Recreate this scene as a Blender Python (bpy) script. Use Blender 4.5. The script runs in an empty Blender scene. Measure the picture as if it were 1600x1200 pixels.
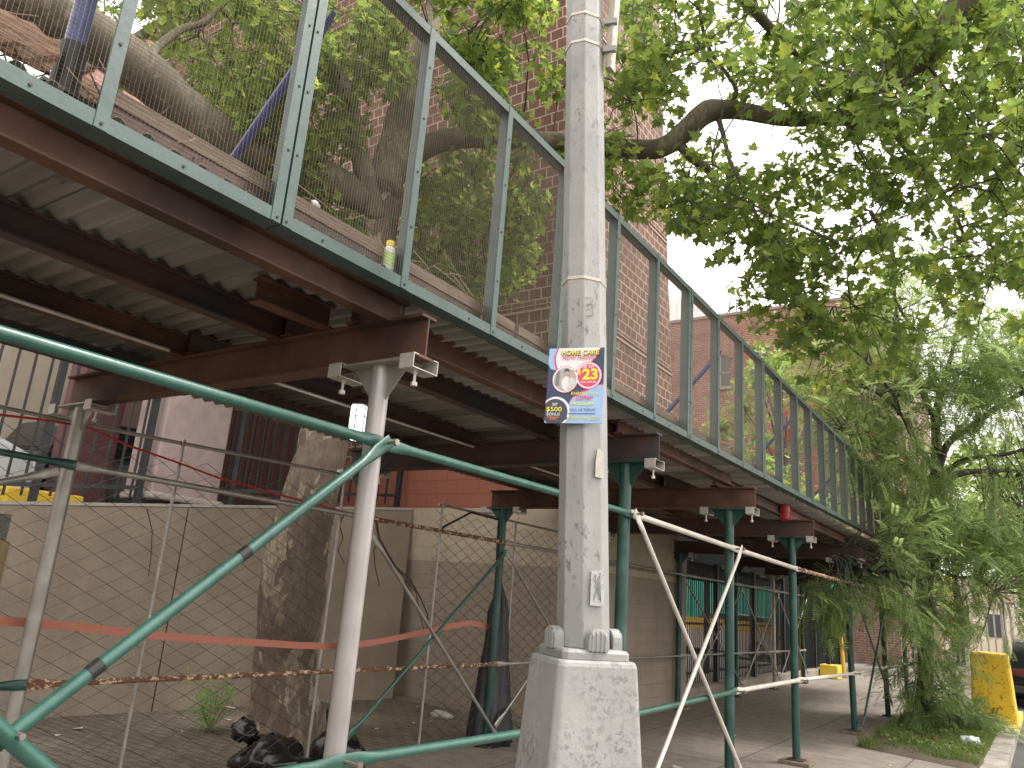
import bpy, math, random
from mathutils import Vector as V, Matrix, noise as mnoise
random.seed(7)
R=math.radians; PI=math.pi
scene=bpy.context.scene; COL=scene.collection
# ---------------------------------------------------------------- camera frame (measured from the street geometry)
FPX,YAW,PITCH,ROLL,CH=1201.6,-.6056,.2663,.0759,1.6
FW=V((math.sin(YAW)*math.cos(PITCH),math.cos(YAW)*math.cos(PITCH),math.sin(PITCH)))
R0=V((math.cos(YAW),-math.sin(YAW),0)); U0=R0.cross(FW)
RT=R0*math.cos(ROLL)+U0*math.sin(ROLL); UP=U0*math.cos(ROLL)-R0*math.sin(ROLL)
CAM=V((0,0,CH))
def ray(x,y): return FW+RT*((x-800)/FPX)-UP*((y-600)/FPX)
def onX(x,y,X): r=ray(x,y); return CAM+r*(X/r.x)
def onY(x,y,Y): r=ray(x,y); return CAM+r*(Y/r.y)
def onZ(x,y,Z): r=ray(x,y); return CAM+r*((Z-CH)/r.z)
def pd(x,y,d): return CAM+ray(x,y)*d
def onH(x,y,h): r=ray(x,y); return CAM+r*(h/math.hypot(r.x,r.y))
cd=bpy.data.cameras.new('camera'); cam=bpy.data.objects.new('camera',cd); COL.objects.link(cam)
cd.sensor_width=36; cd.lens=FPX/1600*36; cd.clip_end=2000; cd.clip_start=.05
m=Matrix((RT,UP,-FW)).transposed().to_4x4(); m.translation=CAM; cam.matrix_world=m
scene.camera=cam
# ---------------------------------------------------------------- mesh builder
class MB:
    def __init__(s): s.v=[]; s.f=[]
    def add(s,vs,fs):
        b=len(s.v); s.v+= [tuple(a) for a in vs]; s.f+=[tuple(i+b for i in f) for f in fs]; return s
    def box(s,x0,x1,y0,y1,z0,z1):
        if x0>x1:x0,x1=x1,x0
        if y0>y1:y0,y1=y1,y0
        if z0>z1:z0,z1=z1,z0
        return s.add([(x0,y0,z0),(x1,y0,z0),(x1,y1,z0),(x0,y1,z0),(x0,y0,z1),(x1,y0,z1),(x1,y1,z1),(x0,y1,z1)],
          [(0,3,2,1),(4,5,6,7),(0,1,5,4),(1,2,6,5),(2,3,7,6),(3,0,4,7)])
    def obox(s,c,ax,h):   # oriented box: centre, three unit axes, half sizes
        c=V(c); vs=[]
        for k in ((-1,-1,-1),(1,-1,-1),(1,1,-1),(-1,1,-1),(-1,-1,1),(1,-1,1),(1,1,1),(-1,1,1)):
            vs.append(c+ax[0]*h[0]*k[0]+ax[1]*h[1]*k[1]+ax[2]*h[2]*k[2])
        return s.add(vs,[(0,3,2,1),(4,5,6,7),(0,1,5,4),(1,2,6,5),(2,3,7,6),(3,0,4,7)])
    def beam(s,a,b,w,h,up=V((0,0,1))):
        a=V(a);b=V(b);d=(b-a);L=d.length;d=d/L; x=d.cross(up).normalized(); z=x.cross(d)
        return s.obox((a+b)/2,(x,d,z),(w/2,L/2,h/2))
    def tube(s,pts,rad,n=8,cap=True,flat=None):
        pts=[V(p) for p in pts]; k=len(pts)
        if not isinstance(rad,(list,tuple)): rad=[rad]*k
        d0=(pts[1]-pts[0]).normalized(); u=d0.orthogonal().normalized(); b=len(s.v); w=None
        for i,p in enumerate(pts):
            d=(pts[min(i+1,k-1)]-pts[max(i-1,0)]).normalized()
            u=(u-d*u.dot(d)).normalized(); w=d.cross(u)
            for j in range(n):
                a=2*PI*j/n; r=rad[i]
                s.v.append(tuple(p+u*math.cos(a)*r+w*math.sin(a)*r))
        for i in range(k-1):
            for j in range(n):
                q=(j+1)%n
                s.f.append((b+i*n+j,b+i*n+q,b+(i+1)*n+q,b+(i+1)*n+j))
        if cap:
            s.f.append(tuple(b+j for j in reversed(range(n)))); s.f.append(tuple(b+(k-1)*n+j for j in range(n)))
        return s
    def rings(s,rs,cap=True):      # loft a list of equal-length closed rings
        n=len(rs[0]); b=len(s.v)
        for r in rs: s.v+=[tuple(p) for p in r]
        for i in range(len(rs)-1):
            for j in range(n):
                q=(j+1)%n; s.f.append((b+i*n+j,b+i*n+q,b+(i+1)*n+q,b+(i+1)*n+j))
        if cap:
            s.f.append(tuple(b+j for j in reversed(range(n)))); s.f.append(tuple(b+(len(rs)-1)*n+j for j in range(n)))
        return s
    def quad(s,a,b,c,d): return s.add([a,b,c,d],[(0,1,2,3)])
def link(o,parent=None):
    COL.objects.link(o)
    if parent is not None: o.parent=parent
    return o
def mesh(name,mb,mat,org=V((0,0,0)),smooth=False,bevel=0):
    me=bpy.data.meshes.new(name); o=V(org)
    me.from_pydata([(a[0]-o.x,a[1]-o.y,a[2]-o.z) for a in mb.v],[],mb.f)
    if smooth: me.polygons.foreach_set('use_smooth',[True]*len(me.polygons))
    me.materials.append(mat); me.update()
    ob=bpy.data.objects.new(name,me)
    if smooth=='auto':
        me.set_sharp_from_angle(angle=R(35))
    if bevel:
        b=ob.modifiers.new('bevel','BEVEL'); b.width=bevel; b.segments=2; b.limit_method='ANGLE'
    return ob
class Thing:
    def __init__(s,name,label,cat,loc,group=None):
        s.o=bpy.data.objects.new(name,None); s.loc=V(loc); s.o.location=s.loc; s.o.empty_display_size=.1
        COL.objects.link(s.o); s.o['label']=label; s.o['category']=cat
        if group: s.o['group']=group
    def part(s,name,mb,mat,parent=None,label=None,smooth=False,bevel=0,stuff=False):
        ob=mesh(name,mb,mat,s.loc,smooth,bevel); link(ob,parent or s.o)
        if label: ob['label']=label
        if stuff: ob['kind']='stuff'
        return ob
def single(name,mb,mat,label,cat,loc,group=None,smooth=False,bevel=0,kind=None):
    ob=mesh(name,mb,mat,loc,smooth,bevel); ob.location=loc; link(ob); 
    if label: ob['label']=label
    if cat: ob['category']=cat
    if group: ob['group']=group
    if kind: ob['kind']=kind
    return ob
def struct(name,mb,mat,smooth=False):
    ob=mesh(name,mb,mat,V((0,0,0)),smooth); link(ob); ob['kind']='structure'; return ob
# ---------------------------------------------------------------- materials
def newmat(name):
    m=bpy.data.materials.new(name); m.use_nodes=True; n=m.node_tree.nodes; l=m.node_tree.links
    return m,n,l,n['Principled BSDF']
def N(n,t,**kw):
    x=n.new(t)
    for k,v in kw.items():
        if k in ('inp',):
            for a,b in v.items(): x.inputs[a].default_value=b
        else: setattr(x,k,v)
    return x
def rgb(c): return (c[0],c[1],c[2],1)
def mixc(n,l,fac,a,b):
    x=n.new('ShaderNodeMix'); x.data_type='RGBA'
    for sock,val in ((x.inputs[0],fac),(x.inputs[6],a),(x.inputs[7],b)):
        if hasattr(val,'is_output') or isinstance(val,bpy.types.NodeSocket): l.new(val,sock)
        elif isinstance(val,(int,float)): sock.default_value=val
        else: sock.default_value=rgb(val)
    return x.outputs[2]
def ramp(n,l,src,lo,hi):
    x=n.new('ShaderNodeMapRange'); x.inputs[1].default_value=lo; x.inputs[2].default_value=hi; l.new(src,x.inputs[0]); return x.outputs[0]
def coords(n,l,scale=(1,1,1),obj=True):
    t=n.new('ShaderNodeTexCoord'); mp=n.new('ShaderNodeMapping'); mp.inputs['Scale'].default_value=scale
    l.new(t.outputs['Object'],mp.inputs[0]); return mp.outputs[0]
def noise(n,l,co,scale,detail=5,rough=.6):
    x=n.new('ShaderNodeTexNoise'); x.inputs['Scale'].default_value=scale; x.inputs['Detail'].default_value=detail; x.inputs['Roughness'].default_value=rough
    l.new(co,x.inputs['Vector']); return x.outputs[0]
def bump(n,l,h,bs,strength=.3,dist=.01):
    x=n.new('ShaderNodeBump'); x.inputs['Strength'].default_value=strength; x.inputs['Distance'].default_value=dist
    l.new(h,x.inputs['Height']); l.new(x.outputs[0],bs.inputs['Normal'])
def pm(name,c1,c2,scale=4,rough=.6,metal=0,bs=.3,chip=None,chip_sc=30,chip_t=.62,stretch=(1,1,1),c3=None,spec=.5,mask=None):
    """weathered paint / metal / stone: two tones, optional third large blotch tone, optional chips"""
    m,n,l,b=newmat(name); co=coords(n,l,stretch)
    f=ramp(n,l,noise(n,l,co,scale,6),.35,.65); c=mixc(n,l,f,c1,c2)
    if c3: c=mixc(n,l,ramp(n,l,noise(n,l,co,scale*.35+.3,3),.5,.62),c,c3)
    rr=None
    if chip:
        cf=ramp(n,l,noise(n,l,co,chip_sc,6,.7),chip_t,chip_t+.05)
        if mask:
            mm=N(n,'ShaderNodeMath',operation='MULTIPLY'); l.new(cf,mm.inputs[0]); l.new(ramp(n,l,noise(n,l,co,mask,3),.47,.6),mm.inputs[1]); cf=mm.outputs[0]
        c=mixc(n,l,cf,c,chip)
    l.new(c,b.inputs['Base Color']); b.inputs['Metallic'].default_value=metal
    r=n.new('ShaderNodeMapRange'); r.inputs[3].default_value=max(.05,rough-.12); r.inputs[4].default_value=min(1,rough+.15)
    l.new(noise(n,l,co,scale*3,4),r.inputs[0]); l.new(r.outputs[0],b.inputs['Roughness'])
    b.inputs['Specular IOR Level'].default_value=spec
    bump(n,l,noise(n,l,co,scale*6,6),b,bs,.01)
    return m
def brick(name,c1,c2,mortar,w,h,ms=.012,zones=None,dirt=.25,bumpd=.006):
    """brick courses on vertical faces, either facing; zones = [(z, colour)] colour bands below z"""
    m,n,l,b=newmat(name)
    t=n.new('ShaderNodeTexCoord'); sx=n.new('ShaderNodeSeparateXYZ'); l.new(t.outputs['Object'],sx.inputs[0])
    g=n.new('ShaderNodeNewGeometry'); sn=n.new('ShaderNodeSeparateXYZ'); l.new(g.outputs['True Normal'],sn.inputs[0])
    ab=N(n,'ShaderNodeMath',operation='ABSOLUTE'); l.new(sn.outputs[0],ab.inputs[0])
    gt=N(n,'ShaderNodeMath',operation='GREATER_THAN'); l.new(ab.outputs[0],gt.inputs[0]); gt.inputs[1].default_value=.6
    mx=n.new('ShaderNodeMix'); l.new(gt.outputs[0],mx.inputs[0]); l.new(sx.outputs[0],mx.inputs[2]); l.new(sx.outputs[1],mx.inputs[3])
    cb=n.new('ShaderNodeCombineXYZ'); l.new(mx.outputs[0],cb.inputs[0]); l.new(sx.outputs[2],cb.inputs[1])
    bt=n.new('ShaderNodeTexBrick'); l.new(cb.outputs[0],bt.inputs['Vector'])
    bt.inputs['Scale'].default_value=1; bt.inputs['Brick Width'].default_value=w; bt.inputs['Row Height'].default_value=h
    bt.inputs['Mortar Size'].default_value=ms; bt.inputs['Mortar Smooth'].default_value=.2; bt.inputs['Bias'].default_value=-.1
    bt.inputs['Color1'].default_value=rgb(c1); bt.inputs['Color2'].default_value=rgb(c2); bt.inputs['Mortar'].default_value=rgb(mortar)
    c=bt.outputs[0]; co=t.outputs['Object']
    c=mixc(n,l,ramp(n,l,noise(n,l,co,1.2,5),.45,.8),c,tuple(x*(1-dirt) for x in c1)) if dirt else c
    if zones:
        for z,col in zones:
            lt=N(n,'ShaderNodeMath',operation='LESS_THAN'); l.new(sx.outputs[2],lt.inputs[0]); lt.inputs[1].default_value=z
            mf=N(n,'ShaderNodeMath',operation='MULTIPLY'); l.new(bt.outputs['Fac'],mf.inputs[0]); mf.inputs[1].default_value=.35
            pc=mixc(n,l,mf.outputs[0],col,tuple(x*.6 for x in col))
            pc2=mixc(n,l,ramp(n,l,noise(n,l,co,2.5,6),.45,.75),pc,tuple(x*.78 for x in col))
            c=mixc(n,l,lt.outputs[0],c,pc2)
    l.new(c,b.inputs['Base Color']); b.inputs['Roughness'].default_value=.85
    inv=N(n,'ShaderNodeMath',operation='SUBTRACT'); inv.inputs[0].default_value=1; l.new(bt.outputs['Fac'],inv.inputs[1])
    ad=N(n,'ShaderNodeMath',operation='ADD'); l.new(inv.outputs[0],ad.inputs[0]); ns=noise(n,l,co,40,4)
    ms_=N(n,'ShaderNodeMath',operation='MULTIPLY'); l.new(ns,ms_.inputs[0]); ms_.inputs[1].default_value=.4; l.new(ms_.outputs[0],ad.inputs[1])
    bump(n,l,ad.outputs[0],b,.5,bumpd)
    return m
def leafmat(name,cols,trans=.45,rough=.5):
    m,n,l,b=newmat(name); g=n.new('ShaderNodeNewGeometry')
    cr=n.new('ShaderNodeValToRGB'); e=cr.color_ramp.elements
    while len(e)<len(cols): e.new(.5)
    for i,c in enumerate(cols): e[i].position=i/(len(cols)-1); e[i].color=rgb(c)
    l.new(g.outputs['Random Per Island'],cr.inputs[0]); l.new(cr.outputs[0],b.inputs['Base Color']); b.inputs['Roughness'].default_value=rough
    b.inputs['Specular IOR Level'].default_value=.3
    tr=n.new('ShaderNodeBsdfTranslucent'); mx=n.new('ShaderNodeMixShader'); mx.inputs[0].default_value=trans
    hs=n.new('ShaderNodeHueSaturation'); hs.inputs['Value'].default_value=2.4; hs.inputs['Saturation'].default_value=1.1; hs.inputs['Hue'].default_value=.485
    l.new(cr.outputs[0],hs.inputs['Color']); l.new(hs.outputs[0],tr.inputs[0])
    l.new(b.outputs[0],mx.inputs[1]); l.new(tr.outputs[0],mx.inputs[2]); l.new(mx.outputs[0],n['Material Output'].inputs[0])
    return m
def flat(name,c,rough=.6,metal=0,emit=None,es=0):
    m,n,l,b=newmat(name); co=coords(n,l); f=noise(n,l,co,25,4)
    l.new(mixc(n,l,ramp(n,l,f,.3,.7),c,tuple(x*.85 for x in c)),b.inputs['Base Color'])
    b.inputs['Roughness'].default_value=rough; b.inputs['Metallic'].default_value=metal
    if emit: b.inputs['Emission Color'].default_value=rgb(emit); b.inputs['Emission Strength'].default_value=es
    return m
M={}
M['green']=pm('green_pipe_paint',(.014,.07,.054),(.026,.10,.08),9,.36,0,.1,chip=(.16,.19,.16),chip_sc=60,chip_t=.72,spec=.7)
M['greenpost']=pm('dark_green_post_paint',(.007,.041,.034),(.011,.057,.047),6,.42,0,.15,chip=(.16,.12,.09),chip_sc=35,chip_t=.7,c3=(.03,.09,.075))
M['teal']=pm('fence_teal_paint',(.040,.068,.062),(.058,.093,.085),9,.45,0,.1,chip=(.25,.3,.28),chip_sc=22,chip_t=.7,c3=(.052,.085,.082))
M['tealdark']=pm('fence_teal_shaded',(.018,.055,.05),(.03,.075,.068),9,.55,0,.1,chip=(.1,.08,.06),chip_sc=30,chip_t=.72)  # unused; teal darkened to stand for shade on the fence flanges
M['galv']=pm('galvanised_pipe',(.26,.245,.22),(.36,.34,.31),7,.42,.55,.1,chip=(.18,.12,.08),chip_sc=24,chip_t=.68)
M['whitepost']=pm('pale_painted_post',(.29,.27,.268),(.37,.348,.344),5,.38,.25,.1,chip=(.7,.66,.6),chip_sc=26,chip_t=.74,c3=(.31,.285,.28))
M['whiterail']=pm('pale_rail_paint',(.52,.47,.42),(.62,.58,.53),8,.45,.1,.15,chip=(.25,.13,.07),chip_sc=30,chip_t=.66)
M['rust']=pm('rusty_primer_steel',(.09,.041,.026),(.14,.064,.040),3.5,.68,.1,.3,chip=(.2,.085,.04),chip_sc=14,chip_t=.64,c3=(.05,.024,.02))
M['rustdark']=pm('dark_oxide_steel',(.055,.03,.026),(.09,.045,.036),3,.6,.1,.3,chip=(.14,.06,.03),chip_sc=16,chip_t=.66,c3=(.045,.04,.045))
M['rustrail']=pm('flaking_rusty_rail',(.11,.045,.025),(.16,.07,.035),20,.8,0,.6,chip=(.55,.42,.28),chip_sc=28,chip_t=.52,stretch=(1,.6,1))
M['deck']=pm('dirty_corrugated_metal',(.15,.135,.12),(.28,.26,.23),1.9,.5,.3,.2,chip=(.12,.07,.045),chip_sc=5,chip_t=.64,stretch=(.35,3.,1),c3=(.13,.115,.1))
M['wire']=flat('galvanised_wire',(.24,.205,.16),.5,.3)
M['chain']=flat('chain_link_wire',(.06,.053,.044),.6,.2)
M['clamp']=pm('clamp_metal',(.42,.39,.35),(.55,.52,.48),20,.4,.4,.2,chip=(.2,.12,.07),chip_sc=60,chip_t=.66)
M['gusset']=M['galv']
M['wood']=pm('weathered_board',(.12,.085,.062),(.21,.155,.12),3,.9,0,.6,stretch=(6,.6,6),chip=(.08,.05,.035),chip_sc=8,chip_t=.64)
M['oldwood']=pm('rotten_timber',(.16,.09,.06),(.3,.19,.13),6,.9,0,.9,stretch=(5,1,5),chip=(.06,.035,.025),chip_sc=9,chip_t=.6)
M['blue']=pm('blue_brace_paint',(.045,.055,.16),(.07,.085,.22),12,.35,0,.2,chip=(.02,.02,.03),chip_sc=18,chip_t=.66)
M['black']=flat('black_rubber',(.012,.012,.013),.5)
M['ironblack']=pm('black_painted_iron',(.012,.014,.018),(.025,.028,.034),10,.4,0,.1,chip=(.09,.06,.05),chip_sc=40,chip_t=.74)
M['bolt']=flat('bolt_steel',(.3,.26,.22),.4,.7)
# ================================================================ SETTING
def groundmat(name,c1,c2,scale,joint=None,jc=None,bs=.3,spots=None,jw=.012):
    m,n,l,b=newmat(name); t=n.new('ShaderNodeTexCoord'); co=t.outputs['Object']
    c=mixc(n,l,ramp(n,l,noise(n,l,co,scale,7,.65),.35,.68),c1,c2)
    sp=ramp(n,l,noise(n,l,co,70,3),.56,.62); c=mixc(n,l,sp,c,tuple(x*.6 for x in c1))
    if spots: c=mixc(n,l,ramp(n,l,noise(n,l,co,1.1,5),.58,.75),c,spots)
    if joint:
        bt=n.new('ShaderNodeTexBrick'); l.new(co,bt.inputs['Vector']); bt.inputs['Scale'].default_value=1
        bt.inputs['Brick Width'].default_value=joint[0]; bt.inputs['Row Height'].default_value=joint[1]; bt.inputs['Mortar Size'].default_value=jw
        bt.offset=joint[2]
        c=mixc(n,l,bt.outputs['Fac'],c,jc)
        bump(n,l,bt.outputs['Fac'],b,-.5,.01) if False else None
    l.new(c,b.inputs['Base Color']); b.inputs['Roughness'].default_value=.88
    bump(n,l,noise(n,l,co,60,6),b,bs,.01)
    return m
struct('ground',MB().box(-600,600,-300,900,-.4,-.3),groundmat('dirt_ground',(.12,.11,.09),(.16,.15,.12),2))
struct('road',MB().box(-.55,9.5,-30,20.6,-.25,-.13).box(-1.1,9.5,20.6,28.2,-.25,-.13).box(-.55,9.5,28.2,300,-.25,-.13),groundmat('asphalt',(.05,.05,.05),(.09,.088,.085),1.5,spots=(.13,.125,.12)))
struct('far_sidewalk',MB().box(9.6,14,-30,300,-.25,0),groundmat('pale_concrete',(.25,.24,.22),(.33,.31,.29),2))
sw=MB(); sw.box(-5.35,-.8,-12,20.35,-.2,0); sw.box(-5.35,-1.35,20.35,28.45,-.2,0); sw.box(-5.35,-.8,28.45,260,-.2,0); sw.box(-9.4,-5.35,9.2,260,-.2,-.004)
struct('sidewalk',sw,groundmat('sidewalk_concrete',(.17,.145,.122),(.26,.222,.19),5,joint=(1.5,1.5,0),jc=(.09,.075,.065),spots=(.15,.122,.105)))
struct('brick_paving',MB().box(-9.4,-5.35,-12,9.2,-.2,.004),groundmat('dirty_paving',(.11,.088,.066),(.19,.155,.12),4,joint=(.22,.11,.5),jc=(.045,.038,.03),spots=(.19,.165,.135),jw=.008,bs=.7))
kb=MB()
y=-12
while y<60:
    if y<20: kb.box(-.8,-.55,y,min(y+2.38,20.39),-.2,.012)
    elif y<28: kb.box(-1.35,-1.1,max(y,20.61),min(y+2.38,28.19),-.2,.012)
    else: kb.box(-.8,-.55,max(y,28.46),y+2.38,-.2,.012)
    y+=2.4
kb.box(-1.35,-.55,20.40,20.6,-.2,.012); kb.box(-1.35,-.55,28.2,28.45,-.2,.012)
kerb=struct('kerb',kb,pm('kerb_stone',(.26,.235,.205),(.36,.33,.29),5,.85,0,.4,c3=(.2,.18,.16)))
struct('yellow_kerb_marking',MB().box(-.79,-.546,16.8,20.38,-.1,.017),pm('worn_yellow_paint',(.62,.40,.04),(.7,.48,.07),6,.7,0,.2,chip=(.3,.27,.22),chip_sc=20,chip_t=.6))
struct('upper_parking_level',MB().box(-45,-8.9,-14,9.05,1.5,2.02),groundmat('lot_asphalt',(.07,.068,.065),(.11,.105,.1),2))
struct('side_parking_lot',MB().box(-45,-5.75,12.9,60,-.22,.03),groundmat('lot_concrete',(.22,.21,.2),(.30,.29,.27),2))
# ---------------------------------------------------------------- retaining wall (slightly converging on the sidewalk)
def wx(y): return -8.83+(y-4.3)*(.78/4.9)      # face line of the wall
def wz(y): return 2.13+(y-3.9)*.118            # its top climbs slightly
t=Thing('retaining_wall','long grey painted retaining wall with peeling patches, at the back of the fenced yard','wall',(-8.8,4,0))
wm,n,l,b=newmat('grey_wall_paint'); co=coords(n,l)
c=mixc(n,l,ramp(n,l,noise(n,l,co,1.3,6),.4,.65),(.22,.175,.132),(.285,.232,.178))
c=mixc(n,l,ramp(n,l,noise(n,l,co,3.2,8,.7),.66,.69),c,(.33,.28,.235))
c=mixc(n,l,ramp(n,l,noise(n,l,co,5.5,8,.7),.7,.72),c,(.10,.07,.06))
l.new(c,b.inputs['Base Color']); b.inputs['Roughness'].default_value=.75; bump(n,l,noise(n,l,co,30,6),b,.5,.012)
w=MB()
ys=[-12,-2,.6,3.15,5.7,8.2,9.19]
for a,bb in zip(ys[:-1],ys[1:]):
    bb2=bb-.012
    za,zb=wz(a),wz(bb2)
    if a<0: za=min(za,zb)
    w.add([(wx(a),a,-.1),(wx(bb2),bb2,-.1),(wx(bb2)-.3,bb2,-.1),(wx(a)-.3,a,-.1),(wx(a),a,za),(wx(bb2),bb2,zb),(wx(bb2)-.3,bb2,zb),(wx(a)-.3,a,za)],
      [(0,3,2,1),(4,5,6,7),(0,1,5,4),(1,2,6,5),(2,3,7,6),(3,0,4,7)])
    w.box(wx((a+bb)/2)-.28,wx((a+bb)/2)-.2,a,bb,0,min(za,zb)-.05)
t.part('wall_panel',w,wm,bevel=.01)
cp=MB(); a,bb=-12,9.18
cp.add([(wx(a)+.012,a,wz(a)),(wx(bb)+.012,bb,wz(bb)),(wx(bb)-.31,bb,wz(bb)),(wx(a)-.31,a,wz(a)),(wx(a)+.012,a,wz(a)+.035),(wx(bb)+.012,bb,wz(bb)+.035),(wx(bb)-.31,bb,wz(bb)+.035),(wx(a)-.31,a,wz(a)+.035)],
      [(0,3,2,1),(4,5,6,7),(0,1,5,4),(1,2,6,5),(2,3,7,6),(3,0,4,7)])
t.part('coping',cp,flat('pale_coping',(.36,.34,.31),.8))
pb=MB()
for i in range(5):
    y0=3.25+i*.13; pb.box(wx(y0)+.004,wx(y0)+.03,y0,y0+.125,.9,1.75)
t.part('patch_board',pb,pm('stained_boards',(.16,.11,.05),(.24,.17,.08),2,.9,0,.4,stretch=(3,3,.4),chip=(.2,.07,.03),chip_sc=3,chip_t=.6),label='brown board patch on the wall')
# ---------------------------------------------------------------- black picket fence standing on the retaining wall
t=Thing('picket_fence','black iron picket fence standing on top of the grey retaining wall','fence',(-8.9,4,2.2),'black iron picket fences')
def fx(y): return wx(y)-.1
for (a,bb) in ((-1.5,1.3),(1.3,4.05),(4.05,5.12),(6.25,8.95)):
    k=MB(); yy=a+.16
    while yy<bb-.08:
        k.beam((fx(yy),yy,wz(yy)+.10),(fx(yy),yy,wz(yy)+2.1),.022,.022,V((0,1,0))); yy+=.165
    t.part('picket_panel',k,M['ironblack'])
    for dz in (.22,1.85): t.part('rail',MB().beam((fx(a),a,wz(a)+dz),(fx(bb),bb,wz(bb)+dz),.035,.045),M['ironblack'])
for yy in (-1.5,1.3,4.05,5.12,6.25,8.95):
    t.part('fence_post',MB().beam((fx(yy),yy,wz(yy)+.03),(fx(yy),yy,wz(yy)+2.2),.07,.07,V((0,1,0))),M['ironblack'])
# pink pillar
t=Thing('pillar','mauve pink masonry pillar between black picket panels on the grey wall','pillar',(-8.95,5.7,2.3))
pm_=pm('mauve_paint',(.33,.25,.25),(.40,.31,.30),4,.8,0,.3,c3=(.29,.22,.22))
t.part('shaft',MB().box(-9.3,-8.7,5.22,6.14,2.45,4.9),pm_,bevel=.02)
t.part('plinth',MB().box(-9.34,-8.64,5.19,6.2,2.385,2.47),pm('chipped_plinth',(.34,.28,.26),(.42,.37,.33),14,.9,0,.8),bevel=.03)
# garage behind the pickets
t=Thing('garage','low beige garage with maroon doors behind the picket fence','building',(-14,4,2.1))
g=MB(); g.box(-21,-14,-9,9.0,2.0,6.4)
t.part('wall',g,pm('beige_render',(.42,.36,.29),(.5,.43,.35),1.5,.85,0,.2))
for (a,bb,cc) in ((-6.0,-3,(.10,.035,.035)),(9.05-2.0,8.95,(.09,.03,.03))):
    d=MB(); z=2.04
    while z<4.6: d.box(-14.0,-13.95,a,bb,z,z+.5); z+=.52
    t.part('garage_door',d,flat('maroon_door',cc,.5))

t.part('roof',MB().box(-21.1,-13.8,-9.1,9.03,6.4,6.6),flat('roof_edge',(.25,.24,.23),.8))
ja=onX(166,650,-10.0).y; jb_=onX(190,650,-10.0).y
single('post',MB().box(-10.08,-10.0,ja,jb_,2.02,5.2),flat('orange_post_paint',(.75,.30,.15),.6),'flat orange post beside the dark maroon column above the grey wall','post',(-10.04,ja,2.02))
# maroon shed column close to the pickets
single('column',MB().box(-10.3,-9.9,4.75,5.35,2.02,5.2).box(-10.34,-9.86,4.72,5.38,2.02,2.2),pm('maroon_column_paint',(.10,.04,.045),(.14,.06,.06),4,.6,0,.2),
  'dark maroon square column beside the orange post, seen through the pickets','column',(-10.1,5,2.02),bevel=.01)
ws=[(3.9,4.75,-9.4),(7.0,7.9,-9.25),(8.35,8.8,-9.0)]
for i,(a,bb,X) in enumerate(ws):
    w=MB(); w.rings([[(X-.18,y_,2.02),(X+.18,y_,2.02),(X+.13,y_,2.34),(X-.13,y_,2.34)] for y_ in (a,bb)])
    single('wheel_stop',w,pm('yellow_stop_paint_%d'%i,(.72,.46,.03),(.8,.55,.06),6,.6,0,.3,chip=(.4,.3,.1)),
      ['yellow wheel stop by the inner galvanised post, on the wall level','yellow wheel stop left of the plane tree trunk, on the wall level','short yellow wheel stop right of the plane tree trunk, on the wall level'][i],
      'wheel stop',(X,(a+bb)/2,2.02),'yellow wheel stops above the wall',bevel=.02)
t=Thing('added_maroon_shed','added maroon shed, darkened as shade behind the pickets, right of the mauve pillar','shed',(-11.5,8,2.02))
k=MB(); yy=6.35; k.box(-12.9,-10.05,6.3,9.02,2.02,5.4)
t.part('wall',k,flat('shaded_maroon_wall',(.075,.035,.033),.7))  # added volume; shade behind the pickets is put into its dark maroon
k=MB()
while yy<9: k.box(-10.05,-10.02,yy,yy+.06,2.05,5.3); yy+=.2
t.part('rib',k,flat('shaded_maroon_rib',(.09,.04,.038),.7))
t.part('roof',MB().box(-13,-9.9,6.2,9.04,5.4,5.5),flat('shed_roof',(.12,.11,.1),.8))
# ---------------------------------------------------------------- main brick building (leans a little as in the photograph)
def ly(z): return -.135*(z-2.8)
BM=brick('jumbo_brown_brick',(.13,.06,.04),(.18,.085,.058),(.42,.33,.27),.21,.165,.011,dirt=.25)
CM=brick('painted_block',(.27,.095,.06),(.29,.105,.068),(.23,.07,.045),.4,.2,.008,zones=[(2.79,(.42,.35,.26)),(2.0,(.29,.235,.185))],dirt=.15)  # paler upper band of the lower paint stands for light above the rail
t=Thing('brick_building','tall brown brick building with painted block base, rising over the shed','building',(-8,10,0))
x0,x1=-16.4,-5.22; y0,y1=9.2,12.95
def leanbox(mb,x0,x1,y0,y1,z0,z1):
    a,c=ly(z0),ly(z1)
    return mb.add([(x0,y0+a,z0),(x1,y0+a,z0),(x1,y1+a,z0),(x0,y1+a,z0),(x0,y0+c,z1),(x1,y0+c,z1),(x1,y1+c,z1),(x0,y1+c,z1)],
          [(0,3,2,1),(4,5,6,7),(0,1,5,4),(1,2,6,5),(2,3,7,6),(3,0,4,7)])
t.part('painted_base',leanbox(MB(),x0,x1,y0,y1,-.1,3.55),CM)
t.part('brick_wall',leanbox(MB(),x0,x1,y0,y1,3.55,30),BM)
bd=MB()
for z in (5.6,8.05,10.5,12.95,15.4): leanbox(bd,x0-.01,x1+.012,y0-.012,y1+.01,z,z+.035); leanbox(bd,x0-.01,x1+.012,y0-.012,y1+.01,z+.085,z+.1)
t.part('band_course',bd,flat('pale_band',(.42,.3,.26),.85))
# return wall between the two fences, grey painted, pilaster at its end
t=Thing('pilaster','grey painted wall end pier beside the tall dark picket fence','pier',(-5.3,12.9,0))
t.part('shaft',MB().box(-5.75,-5.18,12.97,13.35,-.05,2.52),pm('pier_paint',(.28,.225,.185),(.34,.28,.24),3,.8,0,.3),bevel=.015)
t.part('cap',MB().box(-5.8,-5.13,12.93,13.4,2.52,2.6),flat('pier_cap',(.3,.26,.22),.8),bevel=.01)
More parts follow.
